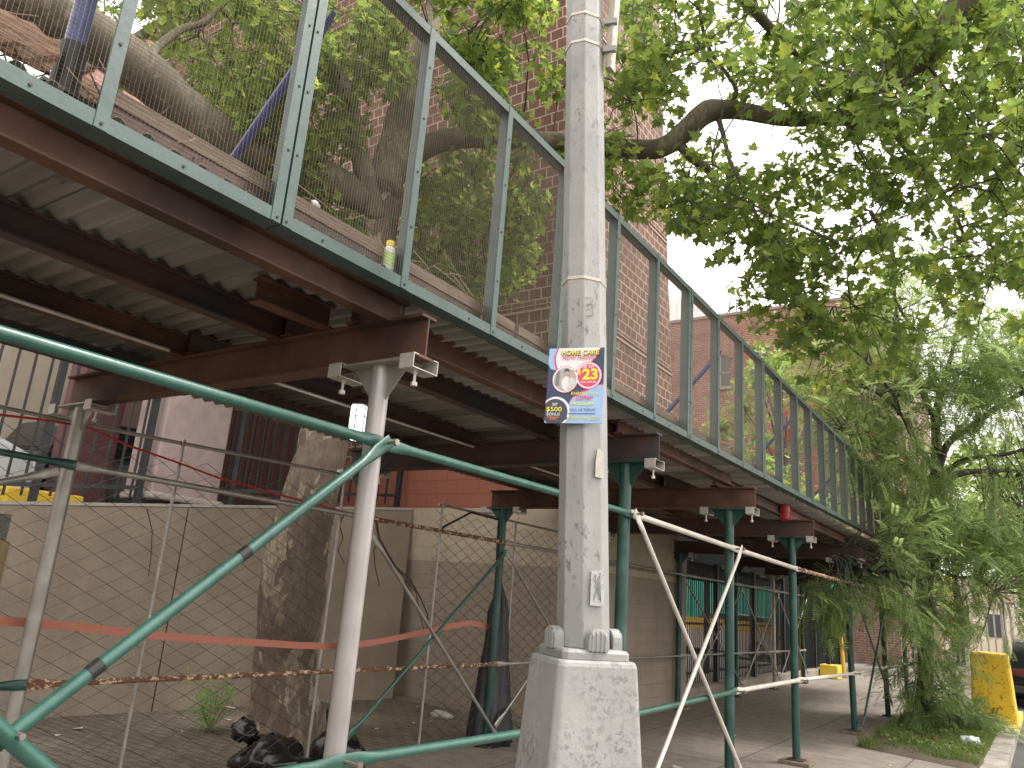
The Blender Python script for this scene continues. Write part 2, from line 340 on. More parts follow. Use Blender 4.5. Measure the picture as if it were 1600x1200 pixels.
# annex at left, pink brick, roofline rising above the deck
PB=brick('pink_brick',(.50,.25,.2),(.56,.31,.25),(.68,.56,.52),.3,.165,.012,dirt=.1)
t=Thing('apartment_building','pink brick apartment building with white window frames beyond the big limb','building',(-35,18,0))
t.part('brick_wall',MB().box(-62,-24.4,14,22,0,23.9),PB)
t.part('parapet',MB().box(-62.2,-24.3,13.8,22.1,23.9,24.35),flat('dark_parapet',(.1,.09,.08),.8))
for wx_,wz_ in ((-41,17.2),(-36,17.2),(-31,17.2),(-36,12.2),(-31,12.2),(-41,12.2)):
    fr=t.part('window',MB().box(wx_,wx_+2.0,13.9,14.02,wz_,wz_+2.6),flat('white_window_frame',(.75,.73,.7),.6))
    gl=MB()
    for i in range(2): gl.box(wx_+.12+i*.92,wx_+.95+i*.92,13.86,13.93,wz_+.15,wz_+2.45)
    t.part('pane',gl,flat('window_glass',(.1,.12,.13),.15),fr)
# ---------------------------------------------------------------- old brick building in the back, and white metal clad tower
OB=brick('old_red_brick',(.21,.105,.08),(.30,.165,.13),(.42,.33,.28),.26,.09,.010,dirt=.2,bumpd=.004)
Y=34; tl=onY(1050,513,Y); tr=onY(1378,452,Y)
zt=(tl.z+tr.z)/2; xl=onY(1010,520,Y).x; xr=onY(1385,600,Y).x
t=Thing('old_brick_building','old red brick building with arched windows past the end of the parapet','building',(xl,Y,0))
t.part('brick_wall',MB().box(xl-12,xr,Y,Y+16,0,zt),OB)
t.part('coping',MB().box(xl-12.05,xr+.06,Y-.06,Y+16.05,zt,zt+.14),flat('coping_stone',(.3,.24,.22),.8))
hook=MB()
for px in (1140,1157):
    p=onY(px,505,Y+.3); 
    hook.tube([(p.x,Y+.3,zt),(p.x,Y+.3,zt+.85),(p.x+.08,Y+.3,zt+1.05),(p.x+.25,Y+.3,zt+1.05),(p.x+.33,Y+.3,zt+.85),(p.x+.33,Y+.3,zt+.1)],.035,6)
t.part('ladder_rail',hook,flat('ladder_steel',(.25,.24,.23),.5,.5))
for px,py in ((1187,548),(1126,562),(1310,630),(1187,690),(1126,700),(1250,600),(1305,760),(1240,780)):
    c=onY(px,py,Y); W=.45; H=1.35
    arc=[(c.x+W*1.15*math.cos(a),Y-.02,c.z+.28*math.sin(a)) for a in [PI*k/8 for k in range(9)]]
    f=MB(); b0=[(c.x+W,Y-.015,c.z),(c.x+W,Y-.015,c.z-H),(c.x-W,Y-.015,c.z-H),(c.x-W,Y-.015,c.z)]
    ar=[(c.x+W*math.cos(a),Y-.015,c.z+.2*math.sin(a)) for a in [PI*k/8 for k in range(9)]]
    loop=ar+[(c.x-W,Y-.015,c.z-H),(c.x+W,Y-.015,c.z-H)]
    back=[(p[0],Y+.05,p[2]) for p in loop]
    f.rings([loop,back])
    wn=t.part('window',f,flat('dark_window',(.10,.11,.11),.3))
    lin=MB()
    for k in range(8):
        a0,a1=PI*k/8,PI*(k+1)/8
        o_=[(c.x+(W+.16)*math.cos(a),Y-.05,c.z+.36*math.sin(a)) for a in (a0,a1)]; i_=[(c.x+W*math.cos(a),Y-.05,c.z+.2*math.sin(a)) for a in (a1,a0)]
        ring=o_+i_; lin.rings([ring,[(p[0],Y+.02,p[2]) for p in ring]])
    t.part('arch',lin,flat('brick_arch',(.3,.17,.13),.85),wn)
    t.part('sill',MB().box(c.x-W-.1,c.x+W+.1,Y-.09,Y+.02,c.z-H-.14,c.z-H),flat('stone_sill',(.35,.3,.27),.8),wn)
    t.part('sash',MB().box(c.x-W,c.x+W,Y-.03,Y-.02,c.z-H*.5-.04,c.z-H*.5+.03).box(c.x-.03,c.x+.03,Y-.03,Y-.02,c.z-H,c.z+.15),flat('sash_paint',(.3,.3,.28),.6),wn)
cr=MB(); 
for px,py,w_,h_ in ((1178,690,.55,5.0),): pass
# red fire stair on that building
fs=Thing('fire_escape','red painted steel stair against the old brick building, seen through the parapet bars','stair',(onY(1240,700,Y-1).x,Y-1,0))
pa=onY(1180,740,Y-1); pbp=onY(1270,640,Y-1)
s1=MB(); s1.beam(pa,pbp,.3,.28); s1.beam(pbp,(pbp.x-3.2,Y-1,pbp.z+3.3),.3,.28)
fs.part('stringer',s1,flat('red_stair_paint',(.62,.07,.05),.5))
s2=MB(); s2.box(pa.x-.6,pa.x+.7,Y-1.5,Y-.3,pa.z-.1,pa.z+.1); s2.box(pbp.x-.2,pbp.x+.9,Y-1.5,Y-.3,pbp.z-.1,pbp.z+.1)
fs.part('landing',s2,flat('red_landing_paint',(.5,.06,.045),.5))
s3=MB()
for k in range(9):
    q=pa.lerp(pbp,k/8); s3.box(q.x-.15,q.x+.15,Y-1.45,Y-1.0,q.z+.1,q.z+.14); s3.tube([(q.x,Y-1.4,q.z),(q.x,Y-1.4,q.z+1.0)],.03,5)
s3.tube([pa+V((0,-.4,1.0)),pbp+V((0,-.4,1.0))],.04,6)
fs.part('handrail',s3,flat('red_rail_paint',(.6,.08,.05),.5))
s4=MB()
for q in (pa,pbp): s4.box(q.x-.08,q.x+.08,Y-1.4,Y-1.25,0,q.z-.1); 
fs.part('support_post',s4,flat('red_post_paint',(.45,.05,.04),.5))
# white clad tower
Y=48; c=onY(1095,430,Y)
xl=onY(1030,400,Y).x; xr=onY(1106,480,Y).x; zt2=onY(1098,462,Y).z
t=Thing('metal_clad_building','white ribbed metal clad building above the old brick roofline','building',(c.x,Y,0))
m_=MB(); xx=xl
while xx<xr: m_.box(xx,xx+.42,Y-.05,Y+.1,0,zt2); xx+=.5
t.part('rib_cladding',m_,flat('white_rib_metal',(.86,.83,.84),.5))
t.part('wall',MB().box(xl-.1,xr,Y,Y+9,0,zt2-.05),flat('white_metal_wall',(.82,.79,.8),.5))
# cream building and grey wall far down the street
t=Thing('cream_building','low cream rendered building far down the street past the yellow barrier','building',(-2,62,0))
t.part('wall',MB().box(-9,-.9,64,75,0,4.6),flat('cream_render',(.75,.66,.52),.8))
t.part('roof',MB().box(-9.2,-.8,63.8,75.1,4.6,5.0),flat('cream_roof',(.4,.36,.32),.8))
for xx in (-7.8,-5.6,-3.4): 
    w_=t.part('window',MB().box(xx,xx+1.1,63.93,64.02,1.2,2.7),flat('window_dark',(.08,.09,.1),.2))
t=Thing('brown_house','brick row house across the far end of the street','house',(12,70,0))
t.part('wall',MB().box(1,14,72,84,0,8.5),brick('row_brick',(.28,.14,.1),(.34,.18,.13),(.4,.34,.3),.24,.085))
t.part('roof',MB().box(.8,14.2,71.8,84,8.5,8.9),flat('row_cornice',(.3,.27,.24),.8))
for k in range(4):
    for z in (1.2,4.6): t.part('window',MB().box(2+k*3,3.2+k*3,71.93,72.02,z,z+1.8),flat('window_dark2',(.09,.1,.11),.2))
# ================================================================ SIDEWALK SHED
YH=[-.35,2.485,5.1,7.42,9.73,12.85,15.85,18.5,21.1]
HT=[2.788,2.788,2.80,2.76,2.72,2.70,2.68,2.67,2.67]
XO,XI,XR=-2.46,-5.12,-2.4
shed=Thing('sidewalk_shed','sidewalk shed of rusty beams on green and galvanised pipe posts','scaffold',(-3.8,3,0))
def ibeam(mb,a,b,h,w,tw=.01,tf=.014):
    """I-section between a and b (points on the underside centre line)"""
    a=V(a);b=V(b);d=(b-a).normalized(); x=d.cross(V((0,0,1))).normalized(); L=(b-a).length/2; c=(a+b)/2
    u=V((0,0,1))
    mb.obox(c+u*tf/2,(x,d,u),(w/2,L,tf/2)); mb.obox(c+u*(h-tf/2),(x,d,u),(w/2,L,tf/2)); mb.obox(c+u*h/2,(x,d,u),(tw/2,L-.001,h/2-tf))
    return mb
OD=[.0445]*9
for i,y in enumerate(YH):
    hb=HT[i]-.205
    he=shed.part('header_beam',ibeam(MB(),(-5.3,y,hb),(-2.2,y,hb),.205,.10),M['rust'] if i in(1,3) else M['rustdark'],bevel=.002)
    for X,mt,kind in ((XO,'o',0),(XI,'i',1)):
        mat=M['greenpost']
        if i==1: mat=M['whitepost'] if kind==0 else M['galv']
        if kind==1 and i==7: mat=M['galv']
        lean=0.0
        if i in(5,6) and kind==0: lean=.20
        z0=.04 if i in(4,5) else .008
        pst=shed.part('post',MB().tube([(X,y+lean,z0),(X,y+lean*.5,(hb)/2),(X,y,hb-.012)],.0445,20),mat,smooth='auto',
             label={(1,0):'pale silver post by the camera',(1,1):'dull galvanised inner post'}.get((i,kind)))
        hd=MB(); hd.box(X-.19,X+.19,y-.075,y+.075,hb-.012,hb-.001)
        for s in (-1,1):
            hd.add([(X+s*.044,y-.004,hb-.012),(X+s*.17,y-.004,hb-.012),(X+s*.044,y-.004,hb-.17),(X+s*.044,y+.004,hb-.012),(X+s*.17,y+.004,hb-.012),(X+s*.044,y+.004,hb-.17)],
              [(0,1,2),(3,5,4),(0,3,4,1),(1,4,5,2),(2,5,3,0)])
        shed.part('head_plate',hd,(M['galv'] if i==1 or i==7 else mat),pst)
        for s in (-1,1):
            cx=X+s*.225; k=MB()
            w_,h_,d_,th=.062,.045,.05,.005
            zc=hb-h_*.3
            # open rectangular clamp box, hollow along the beam direction
            k.box(cx-d_/1.2,cx+d_/1.2,y-.085,y+.085,zc-h_,zc-h_+th)
            k.box(cx-d_/1.2,cx+d_/1.2,y-.085,y-.085+th,zc-h_+th,zc+.018)
            k.box(cx-d_/1.2,cx+d_/1.2,y+.085-th,y+.085,zc-h_+th,zc+.018)
            k.box(cx-d_/1.2,cx+d_/1.2,y-.085,y-.052,zc+.018,zc+.018+th); k.box(cx-d_/1.2,cx+d_/1.2,y+.052,y+.085,zc+.018,zc+.018+th)
            cl=shed.part('beam_clamp',k,M['clamp'],pst,bevel=.0015)
            bt=MB().tube([(cx,y-.02,zc-h_),(cx,y-.02,zc-h_-.05)],.007,8); bt.tube([(cx,y-.02,zc-h_-.05),(cx,y-.02,zc-h_-.068)],.015,6); bt.tube([(cx,y-.02,zc-h_),(cx,y-.02,zc-h_-.012)],.013,6)
            if i<6: shed.part('bolt',bt,M['clamp'],pst)
        bp=MB().box(X-.09,X+.09,y+lean-.09,y+lean+.09,z0-.002,z0+.012)
        shed.part('base_plate',bp,M['rustdark'],pst)
        if z0>.02:
            shed.part('sole_board',MB().box(X-.17,X+.17,y+lean-.15,y+lean+.15,.002,z0-.002),M['wood'],pst,bevel=.004)
# purlins (each run in lengths that end on the headers)
def purl(X0,X1,a,b,mat,dz=0,h=.13,w=.075):
    shed.part('purlin',ibeam(MB(),(X0,a,2.79+dz),(X1,b,2.775+dz),h,w,.009,.011),mat,bevel=.0015)
purl(-2.475,-2.43,-3.2,2.56,M['rust']); purl(-2.64,-2.58,2.42,5.16,M['rust'],.003)
purl(-2.50,-2.47,5.02,7.5,M['rust'],.01); purl(-2.6,-2.56,7.36,9.8,M['rustdark'],-.02); purl(-2.5,-2.47,9.66,12.9,M['rust'],-.05); purl(-2.58,-2.55,12.8,15.95,M['rustdark'],-.07); purl(-2.5,-2.5,15.8,21.4,M['rustdark'],-.08)
for X,mt in ((-3.2,'rustdark'),(-4.03,'rust'),(-4.85,'rustdark')):
    o=0
    for a,b in ((-3.2,2.56),(2.42,5.16),(5.02,7.5),(7.36,9.8),(9.66,12.9),(12.8,15.95),(15.8,21.4)):
        purl(X+(o%2)*.09,X+(o%2)*.09+.02,a,b,M[mt] if o!=1 else M['rustdark'],-.012*max(0,o-1))
        o+=1
shed.part('stub_purlin',ibeam(MB(),(-2.85,2.02,2.79),(-2.83,2.45,2.79),.12,.08,.009,.011),M['rust'],bevel=.0015)
# corrugated deck: sheets with a real wave
def sheet(y0,y1,X0,X1,z,ph=0):
    mb=MB(); P=.1; st=8; n=int((y1-y0)/P*st); prof=[]
    for k in range(n+1):
        y=y0+(y1-y0)*k/n; a=(y+ph)/P*2*PI; s=math.sin(a); s=max(-.75,min(.75,s))/.75
        prof.append((y,z+s*.017))
    b=0
    for X in (X0,X1):
        for y,zz in prof: mb.v.append((X,y,zz))
    for X in (X0,X1):
        for y,zz in prof: mb.v.append((X,y,zz+.0015))
    m_=n+1
    for k in range(n): mb.f.append((k,k+1,m_+k+1,m_+k)); mb.f.append((2*m_+k,3*m_+k,3*m_+k+1,2*m_+k+1)); mb.f.append((k,2*m_+k,2*m_+k+1,k+1)); mb.f.append((m_+k,m_+k+1,3*m_+k+1,3*m_+k))
    return mb
ya=-3.3; q=0
while ya<21:
    yb=ya+.92
    z=2.939-.0045*max(0,ya)-(.003 if q%2 else 0)
    shed.part('deck_sheet',sheet(ya,yb,-2.27-random.uniform(0,.03),-5.45,z,0),M['deck'],smooth=True)
    ya=yb-.02; q+=1
# pipe rails with flattened, bolted ends
def rail(a,b,r=.0215,fl=(True,True)):
    a=V(a);b=V(b);d=b-a;L=d.length;d/=L; x=V((1,0,0)); x=(x-d*x.dot(d)).normalized(); u=d.cross(x)
    st=[]
    if fl[0]: st+=[(-.035,.006,.030),(.055,.006,.031),(.11,.015,.027),(.17,r,r)]
    else: st+=[(0,r,r)]
    st+=[(L/2,r,r)]
    if fl[1]: st+=[(L-.17,r,r),(L-.11,.015,.027),(L-.055,.006,.031),(L+.035,.006,.030)]
    else: st+=[(L,r,r)]
    rs=[]
    for s,rx,ru in st:
        rs.append([a+d*s+x*math.cos(t_)*rx+u*math.sin(t_)*ru for t_ in [2*PI*k/16 for k in range(16)]])
    return MB().rings(rs)
zu=[2.21,2.21,2.22,2.175,2.14,2.135,2.165,2.16,2.15]
zl=[.90,.90,.868,.9,.895,.85,.835,.83,.83]
G=M['green']; W=M['whiterail']
um=[G,G,W,W,M['rustrail'],W,G,G]; lm=[G,G,G,W,W,W,G,G]
jr=shed
for i in range(8):
    yj0,yj1=YH[i],YH[i+1]
    shed.part('guard_rail',rail((XR,yj0+.02,zu[i]),(XR,yj1-.0,zu[i+1]),.0225 if i<3 else .024),um[i],smooth='auto',
       label={3:'pale galvanised upper rail',4:'flaking rusty upper rail'}.get(i))
    if i!=8: shed.part('guard_rail',rail((XR,yj0+.02,zl[i]),(XR,yj1,zl[i+1]),.0225),lm[i],smooth='auto')
def brace(a,b,mat,X=None,r=.017,bands=()):
    mb=rail(a,b,r); p=shed.part('cross_brace',mb,mat,smooth='auto')
    for s in bands:
        c=V(a).lerp(V(b),s); d=(V(b)-V(a)).normalized()
        shed.part('tape_band',MB().tube([c-d*.022,c+d*.022],r+.0015,16),M['black'],p)
    return p
XB=XR+.035
brace((XB,2.47,2.2),(XB,-.1,.12),G,r=.0215,bands=(.255,.435)); brace((XB+.035,2.4,.12),(XB+.035,-.2,2.2),G,r=.024)
brace((XB,5.1,2.215),(XB,7.5,.2),W); brace((XB+.03,7.4,2.17),(XB+.03,5.15,.2),W,r=.0165)
brace((XB,12.82,2.10),(XB,15.95,.2),M['galv']); brace((XB+.03,15.85,2.12),(XB+.03,13.0,.15),M['greenpost'])
brace((XB,18.4,2.1),(XB,21,.2),M['galv'])
# joint bolts where rails meet the outer posts
jb=MB()
for i in range(1,8):
    for z in (zu[i],zl[i]):
        s=shed.part('joint_bolt',MB().tube([(XO+.03,YH[i],z),(XR+.085,YH[i],z)],.008,8).tube([(XR+.07,YH[i],z),(XR+.09,YH[i],z)],.016,6),M['bolt'])
shed.part('joint_bolt',MB().tube([(XB-.02,1.15,1.14),(XB+.075,1.15,1.14)],.009,8),M['bolt'])
# inner line rails and braces
XJ=XI+.065
im=[M['greenpost'],M['galv'],M['rustrail'],M['galv'],M['galv'],M['galv'],M['galv'],M['galv']]
for i in range(8):
    mt=M['greenpost'] if i==0 else (M['galv'] if i==1 else (M['rustrail'] if i==2 else M['galv']))
    shed.part('guard_rail',rail((XJ,YH[i]+.02,2.2-.012*i),(XJ,YH[i+1],2.2-.012*(i+1)),.021),mt,smooth='auto')
    mt2=M['greenpost'] if i==0 else (M['rustrail'] if i in(1,2) else M['galv'])
    shed.part('guard_rail',rail((XJ,YH[i]+.02,.885-.012*i),(XJ,YH[i+1],.885-.012*(i+1)),.019),mt2,smooth='auto')
brace((XJ+.03,2.35,2.12),(XJ+.03,.3,1.35),M['galv'],r=.02)
brace((XJ+.04,7.36,2.04),(XJ+.04,5.2,.33),M['green'],r=.018); brace((XJ+.07,5.2,2.0),(XJ+.07,7.44,.11),M['galv'],r=.017)
for a,b in ((7.4,9.75),(12.85,15.85),(15.9,18.5),(18.5,21.1)):
    brace((XJ+.04,a,2.05),(XJ+.04,b,.25),M['galv'],r=.015); brace((XJ+.07,b,2.05),(XJ+.07,a,.25),M['galv'],r=.015)
shed.part('conduit',MB().tube([(-3.93,-1,2.78),(-3.93,2.3,2.77)],.011,8).tube([(-3.85,2.6,2.76),(-3.8,5.0,2.75)],.011,8).tube([(-3.85,5.3,2.76),(-3.8,7.3,2.74)],.011,8),M['clamp'])
# ================================================================ PARAPET FENCE
pf=Thing('mesh_parapet','teal steel parapet fence with fine wire mesh along the street edge of the shed','fence',(-2,3,2.75))
SC=1.11; XF=-2.0*SC; DY=.6157*SC; Y0=.853*SC
def S_(x,y,z): return (x*SC,y*SC,1.6+(z-1.6)*SC)
def zb(y): return 2.728+.0075*min(y,12) if y<6 else 2.728+.0075*6+.005*(min(y,12)-6)
def ztp(y): return 1.6+(2.375-.009*y/SC)*SC
ks=list(range(-7,33))
def fz(y): return 1.6+(1.115+.009*min(max(y/SC,0),13))*SC
k=-5
pi_=0
while k<32:
    k1=k+3 
    ya,yb=Y0+k*DY+ .004,Y0+k1*DY-.004
    ya+=0; w=.043; dep=.085; th=.006
    za,zbm=fz(ya),fz(yb); ta,tb=ztp(ya),ztp(yb)
    def lrail(z0a,z0b,up):
        h=.05*up; t_=th
        def prof(y,z): 
            if up>0: return [(XF,y,z),(XF,y,z+.052),(XF-t_,y,z+.052),(XF-t_,y,z+t_),(XF-dep,y,z+t_),(XF-dep,y,z)]
            return [(XF,y,z),(XF-dep-.02,y,z),(XF-dep-.02,y,z-t_),(XF-t_,y,z-t_),(XF-t_,y,z-.046),(XF,y,z-.046)]
        return MB().rings([prof(ya,z0a),prof(yb,z0b)])
    wm_=MB(); X=XF-th-.003; P=.0145; r=.0007 if k<3 else .0005
    if k>=9: P=.03
    if k>15: P=.05
    yy=ya+w
    def wire(p0,p1):
        p0=V(p0);p1=V(p1);d=(p1-p0).normalized(); u=V((1,0,0)); v_=d.cross(u).normalized(); b=len(wm_.v)
        for p in (p0,p1):
            for a in (0,2*PI/3,4*PI/3): wm_.v.append(tuple(p+(u*math.cos(a)+v_*math.sin(a))*r))
        wm_.f+= [(b,b+1,b+4,b+3),(b+1,b+2,b+5,b+4),(b+2,b,b+3,b+5)]
    while yy<yb-w*.5:
        wire((X,yy,fz(yy)+.04),(X+random.uniform(-.001,.001),yy+random.uniform(-.001,.001),ztp(yy)-.035)); yy+=P
    q=.05
    while fz(ya)+q<ztp(ya)-.03:
        wire((X,ya+w*.5,fz(ya)+q),(X,yb-w*.5,fz(yb)+q)); q+=P
    fn=pf.part('mesh_panel',wm_,M['wire'])
    pf.part('bottom_rail',lrail(za,zbm,1),M['teal'],fn)
    pf.part('top_rail',lrail(ta,tb,-1),M['teal'],fn)
    for j in range(4):
        yc=Y0+(k+j)*DY
        if j==0: a,b=ya,ya+w
        elif j==3: a,b=yb-w,yb
        else: a,b=yc-w/2,yc+w/2
        zz0,zz1=fz(yc)+.001,ztp(yc)-.001
        e_=.003; fx_=XF-dep
        if j==0: pr=[(XF+e_,a+.001),(XF+e_,b),(XF-th-.001,b),(XF-th-.001,a+th),(fx_,a+th),(fx_,a+.001)]
        else: pr=[(XF+e_,a),(XF+e_,b-.001),(fx_,b-.001),(fx_,b-th),(XF-th-.001,b-th),(XF-th-.001,a)]
        pf.part('upright',MB().rings([[(x,y,zz0) for x,y in pr],[(x,y,zz1) for x,y in pr]]),M['teal'],fn)
    rv=MB()
    if k<8:
        for j in range(4):
            yc=Y0+(k+j)*DY+(w/2 if j==0 else (-w/2 if j==3 else 0))
            for q in range(5):
                zz=fz(yc)+.02+q*.28; rv.tube([(XF+.003,yc,zz),(XF+.007,yc,zz)],.0055,6)
        for q in range(4):
            yy=ya+.2+q*.48; rv.tube([(XF,yy,fz(yy)+.024),(XF+.004,yy,fz(yy)+.024)],.0055,6)
        pf.part('rivet',rv,M['black'],fn)
    k=k1
# brace tubes from the parapet back to the deck
for y in (1.8,6.8,9.5,12.6):
    b_=pf.part('stay',MB().tube([(-2.33,y,3.97),(-2.40,y,3.89),(-3.25,y,3.0),(-3.29,y,2.97)],[.013,.021,.021,.013],10),M['blue'],smooth='auto')
    pf.part('stay_foot',MB().box(-3.36,-3.22,y-.05,y+.05,2.955,2.975),M['black'],b_)
pf.part('stanchion',MB().tube([(-2.39,.888,3.15),(-2.39,.888,4.6)],.031,14),M['blue'],smooth='auto',label='blue upright tube tied inside the mesh')
pf.part('stanchion_socket',MB().tube([(-2.39,.888,2.96),(-2.39,.888,3.16)],.042,14).box(-2.47,-2.31,.80,.97,2.958,2.97),M['black'],smooth='auto')
# toe boards and debris on the deck edge
for i,(a,b) in enumerate(((.98,3.32),(3.36,5.7),(5.75,8.6))):
    tb=Thing('toe_board',['grey weathered plank inside the parapet, under the branch litter','weathered plank inside the parapet, below the brown brick corner','weathered plank inside the parapet, just past the lamp pole'][i],'plank',(-2.33,a,2.96),'toe boards laid along the deck edge')
    tb.part('plank',MB().box(-2.345,-2.31,a,b,3.001,3.058),M['wood'],bevel=.003)
    tb.part('edge_angle',MB().box(-2.335,-2.315,a,b,2.925,3.0),M['rustdark'])
def chunk(name,c,sz,mat,label,cat,seed):
    random.seed(seed); mb=MB(); rs=[]
    n=12
    for i in range(9):
        t_=i/8; yy=c[1]+(t_-.5)*sz[1]; rs.append([(c[0]+math.cos(a)*sz[0]*(.8+.4*random.random())*.5,yy+random.uniform(-.006,.006),c[2]+math.sin(a)*sz[2]*(.7+.6*random.random())*.5) for a in [2*PI*k/n for k in range(n)]])
    mb.rings(rs); return single(name,mb,mat,label,cat,c)
chunk('broken_timber',(-2.36,.68,3.07),(.06,.30,.12),M['oldwood'],'splintered brown timber lying in the parapet corner beside the blue tube','timber',3)
chunk('broken_timber',(-2.42,.97,3.05),(.06,.16,.10),M['oldwood'],'small split block of timber tucked behind the blue tube','timber',5)
random.seed(11)
tw=MB()
for i in range(130):
    y=random.choice([random.gauss(.75,.12),random.gauss(1.15,.15),random.uniform(.9,2.4),random.gauss(2.35,.2),random.uniform(5.3,7.2)]); x=random.uniform(-2.7,-2.29); z=3.06+random.uniform(-.06,.10); y*=1.1
    d=V((random.gauss(0,.5),random.gauss(0,1),random.gauss(-.15,.35))).normalized(); L=random.uniform(.08,.32)
    p=V((x,y,z)); 
    pts=[p]; 
    for s in range(3): d=(d+V((random.gauss(0,.25),random.gauss(0,.25),random.gauss(0,.2)))).normalized(); pts.append(pts[-1]+d*L/3)
    pts=[V((min(a.x,-2.27),a.y,max(a.z,2.97))) for a in pts]
    tw.tube(pts,[.0035,.003,.002,.001],4)
single('twig_litter',tw,flat('dry_twigs',(.24,.17,.12),.9),None,None,(-2.2,1.5,3),kind='stuff')
lit=MB(); p=V((-2.36,1.86,3.10)); lit.add([p,p+V((0,.05,.0)),p+V((-.03,.08,-.03)),p+V((-.02,.03,-.03)),p+V((-.01,.03,.02))],[(0,4,1),(0,1,3),(1,2,3)])
single('paper_scrap',lit,flat('white_paper',(.8,.8,.8),.7),'crumpled white paper caught in twigs behind the mesh','paper',(-2.4,1.86,3.2))
bt=Thing('bottle','small clear bottle with yellow cap standing inside the mesh','bottle',(-2.07,2.42,2.95))
q=onX(608,400,-2.3)
BX=-2.3; bz=q.z
bt.o.location=bt.loc=V((BX,q.y,bz-.075))
bt.part('body',MB().tube([(BX,q.y,bz-.075),(BX,q.y,bz-.068),(BX,q.y,bz+.03),(BX,q.y,bz+.045)],[.022,.027,.027,.016],14),flat('pale_plastic',(.75,.78,.7),.2),smooth='auto')
bt.part('label',MB().tube([(BX,q.y,bz-.05),(BX,q.y,bz+.01)],.0278,14),flat('green_label',(.45,.62,.25),.5))
bt.part('cap',MB().tube([(BX,q.y,bz+.045),(BX,q.y,bz+.07)],.019,14),flat('yellow_cap',(.85,.68,.05),.4))
# ================================================================ CHAIN LINK FENCE
random.seed(5)
cf=Thing('chain_link_fence','chain link fence on thin galvanised posts inside the shed, across the yard','fence',(-5.3,4,0))
XC=-5.27
def linkmesh(mb,y0,y1,z0,zf,P=.25,r=.004,X=XC,sag=.012):
    col=0; y=y0
    while y<y1:
        for off in (0,):
            pts=[]; z=z0; k=0; zt_=zf(y)
            while z<zt_:
                s=1 if (k+col)%2 else -1
                pts.append(V((X+ (.004 if k%2 else -.004)+math.sin(y*1.7+z*2)*sag, y+s*P/4+math.sin(z*3+y)*.004, z))); z+=P/4; k+=1
            d=len(mb.v)
            for p in pts:
                for a in (0,2*PI/3,4*PI/3): mb.v.append((p.x+math.cos(a)*r,p.y+math.sin(a)*r,p.z))
            for i in range(len(pts)-1):
                for a in range(3): e=(a+1)%3; mb.f.append((d+i*3+a,d+i*3+e,d+(i+1)*3+e,d+(i+1)*3+a))
        y+=P/2; col+=1
    return mb
cf.part('link_mesh',linkmesh(MB(),-.6,4.98,.03,lambda y:2.46),M['chain'])
cf.part('link_mesh',linkmesh(MB(),6.45,9.1,.03,lambda y:2.44),M['chain'])
cf.part('top_rail',MB().tube([(XC,-.6,2.47),(XC,2.5,2.49),(XC,5.0,2.55)],.014,8),M['galv'],smooth='auto')
cf.part('top_rail',MB().tube([(XC,6.42,2.47),(XC,9.15,2.44)],.014,8),M['galv'],smooth='auto')
for y,zz,dx in ((.6,2.5,0),(3.33,2.52,-.0),(5.0,2.5,0),(6.46,2.48,0),(7.9,2.45,0)):
    p_=cf.part('fence_post',MB().tube([(XC+.02,y-.02,0),(XC+.02,y,zz)],.013,8),M['galv'],smooth='auto')
    cf.part('post_cap',MB().tube([(XC+.02,y,zz),(XC+.02,y,zz+.02)],[.018,.008],8),M['clamp'],p_)
# orange tape and red cable
def ribbon(name,pts,w,mat,label,cat,th=.0012,nrm=V((1,0,0))):
    rs=[]
    for i,p in enumerate(pts):
        p=V(p); tw_=math.sin(i*.9)*.12; u=V((math.sin(tw_),0,math.cos(tw_)))
        rs.append([p-u*w/2-nrm*th,p+u*w/2-nrm*th,p+u*w/2+nrm*th,p-u*w/2+nrm*th])
    return single(name,MB().rings(rs),mat,label,cat,V(pts[len(pts)//2]),smooth=False)
tp=[onX(*a,-5.22) for a in [(-60,962),(0,970),(60,974),(120,979),(180,986),(250,994),(320,999),(400,1004),(460,1008),(520,1010),(570,1006),(610,999),(660,988),(700,979),(735,973),(760,978),(776,992)]]
ribbon('caution_tape',tp,.055,flat('orange_tape',(.44,.165,.115),.8),'orange barrier tape strung along the chain link fence','tape')
cbp=[onX(*a,-5.19) for a in [(-40,640),(0,648),(70,656),(140,668),(200,696),(270,720),(340,746),(440,774),(540,800),(590,816)]]
single('cable',MB().tube(cbp,.0085,6),flat('red_cable',(.42,.03,.035),.4),'thin red cable sagging along the top of the chain link fence','cable',cbp[4],smooth='auto')
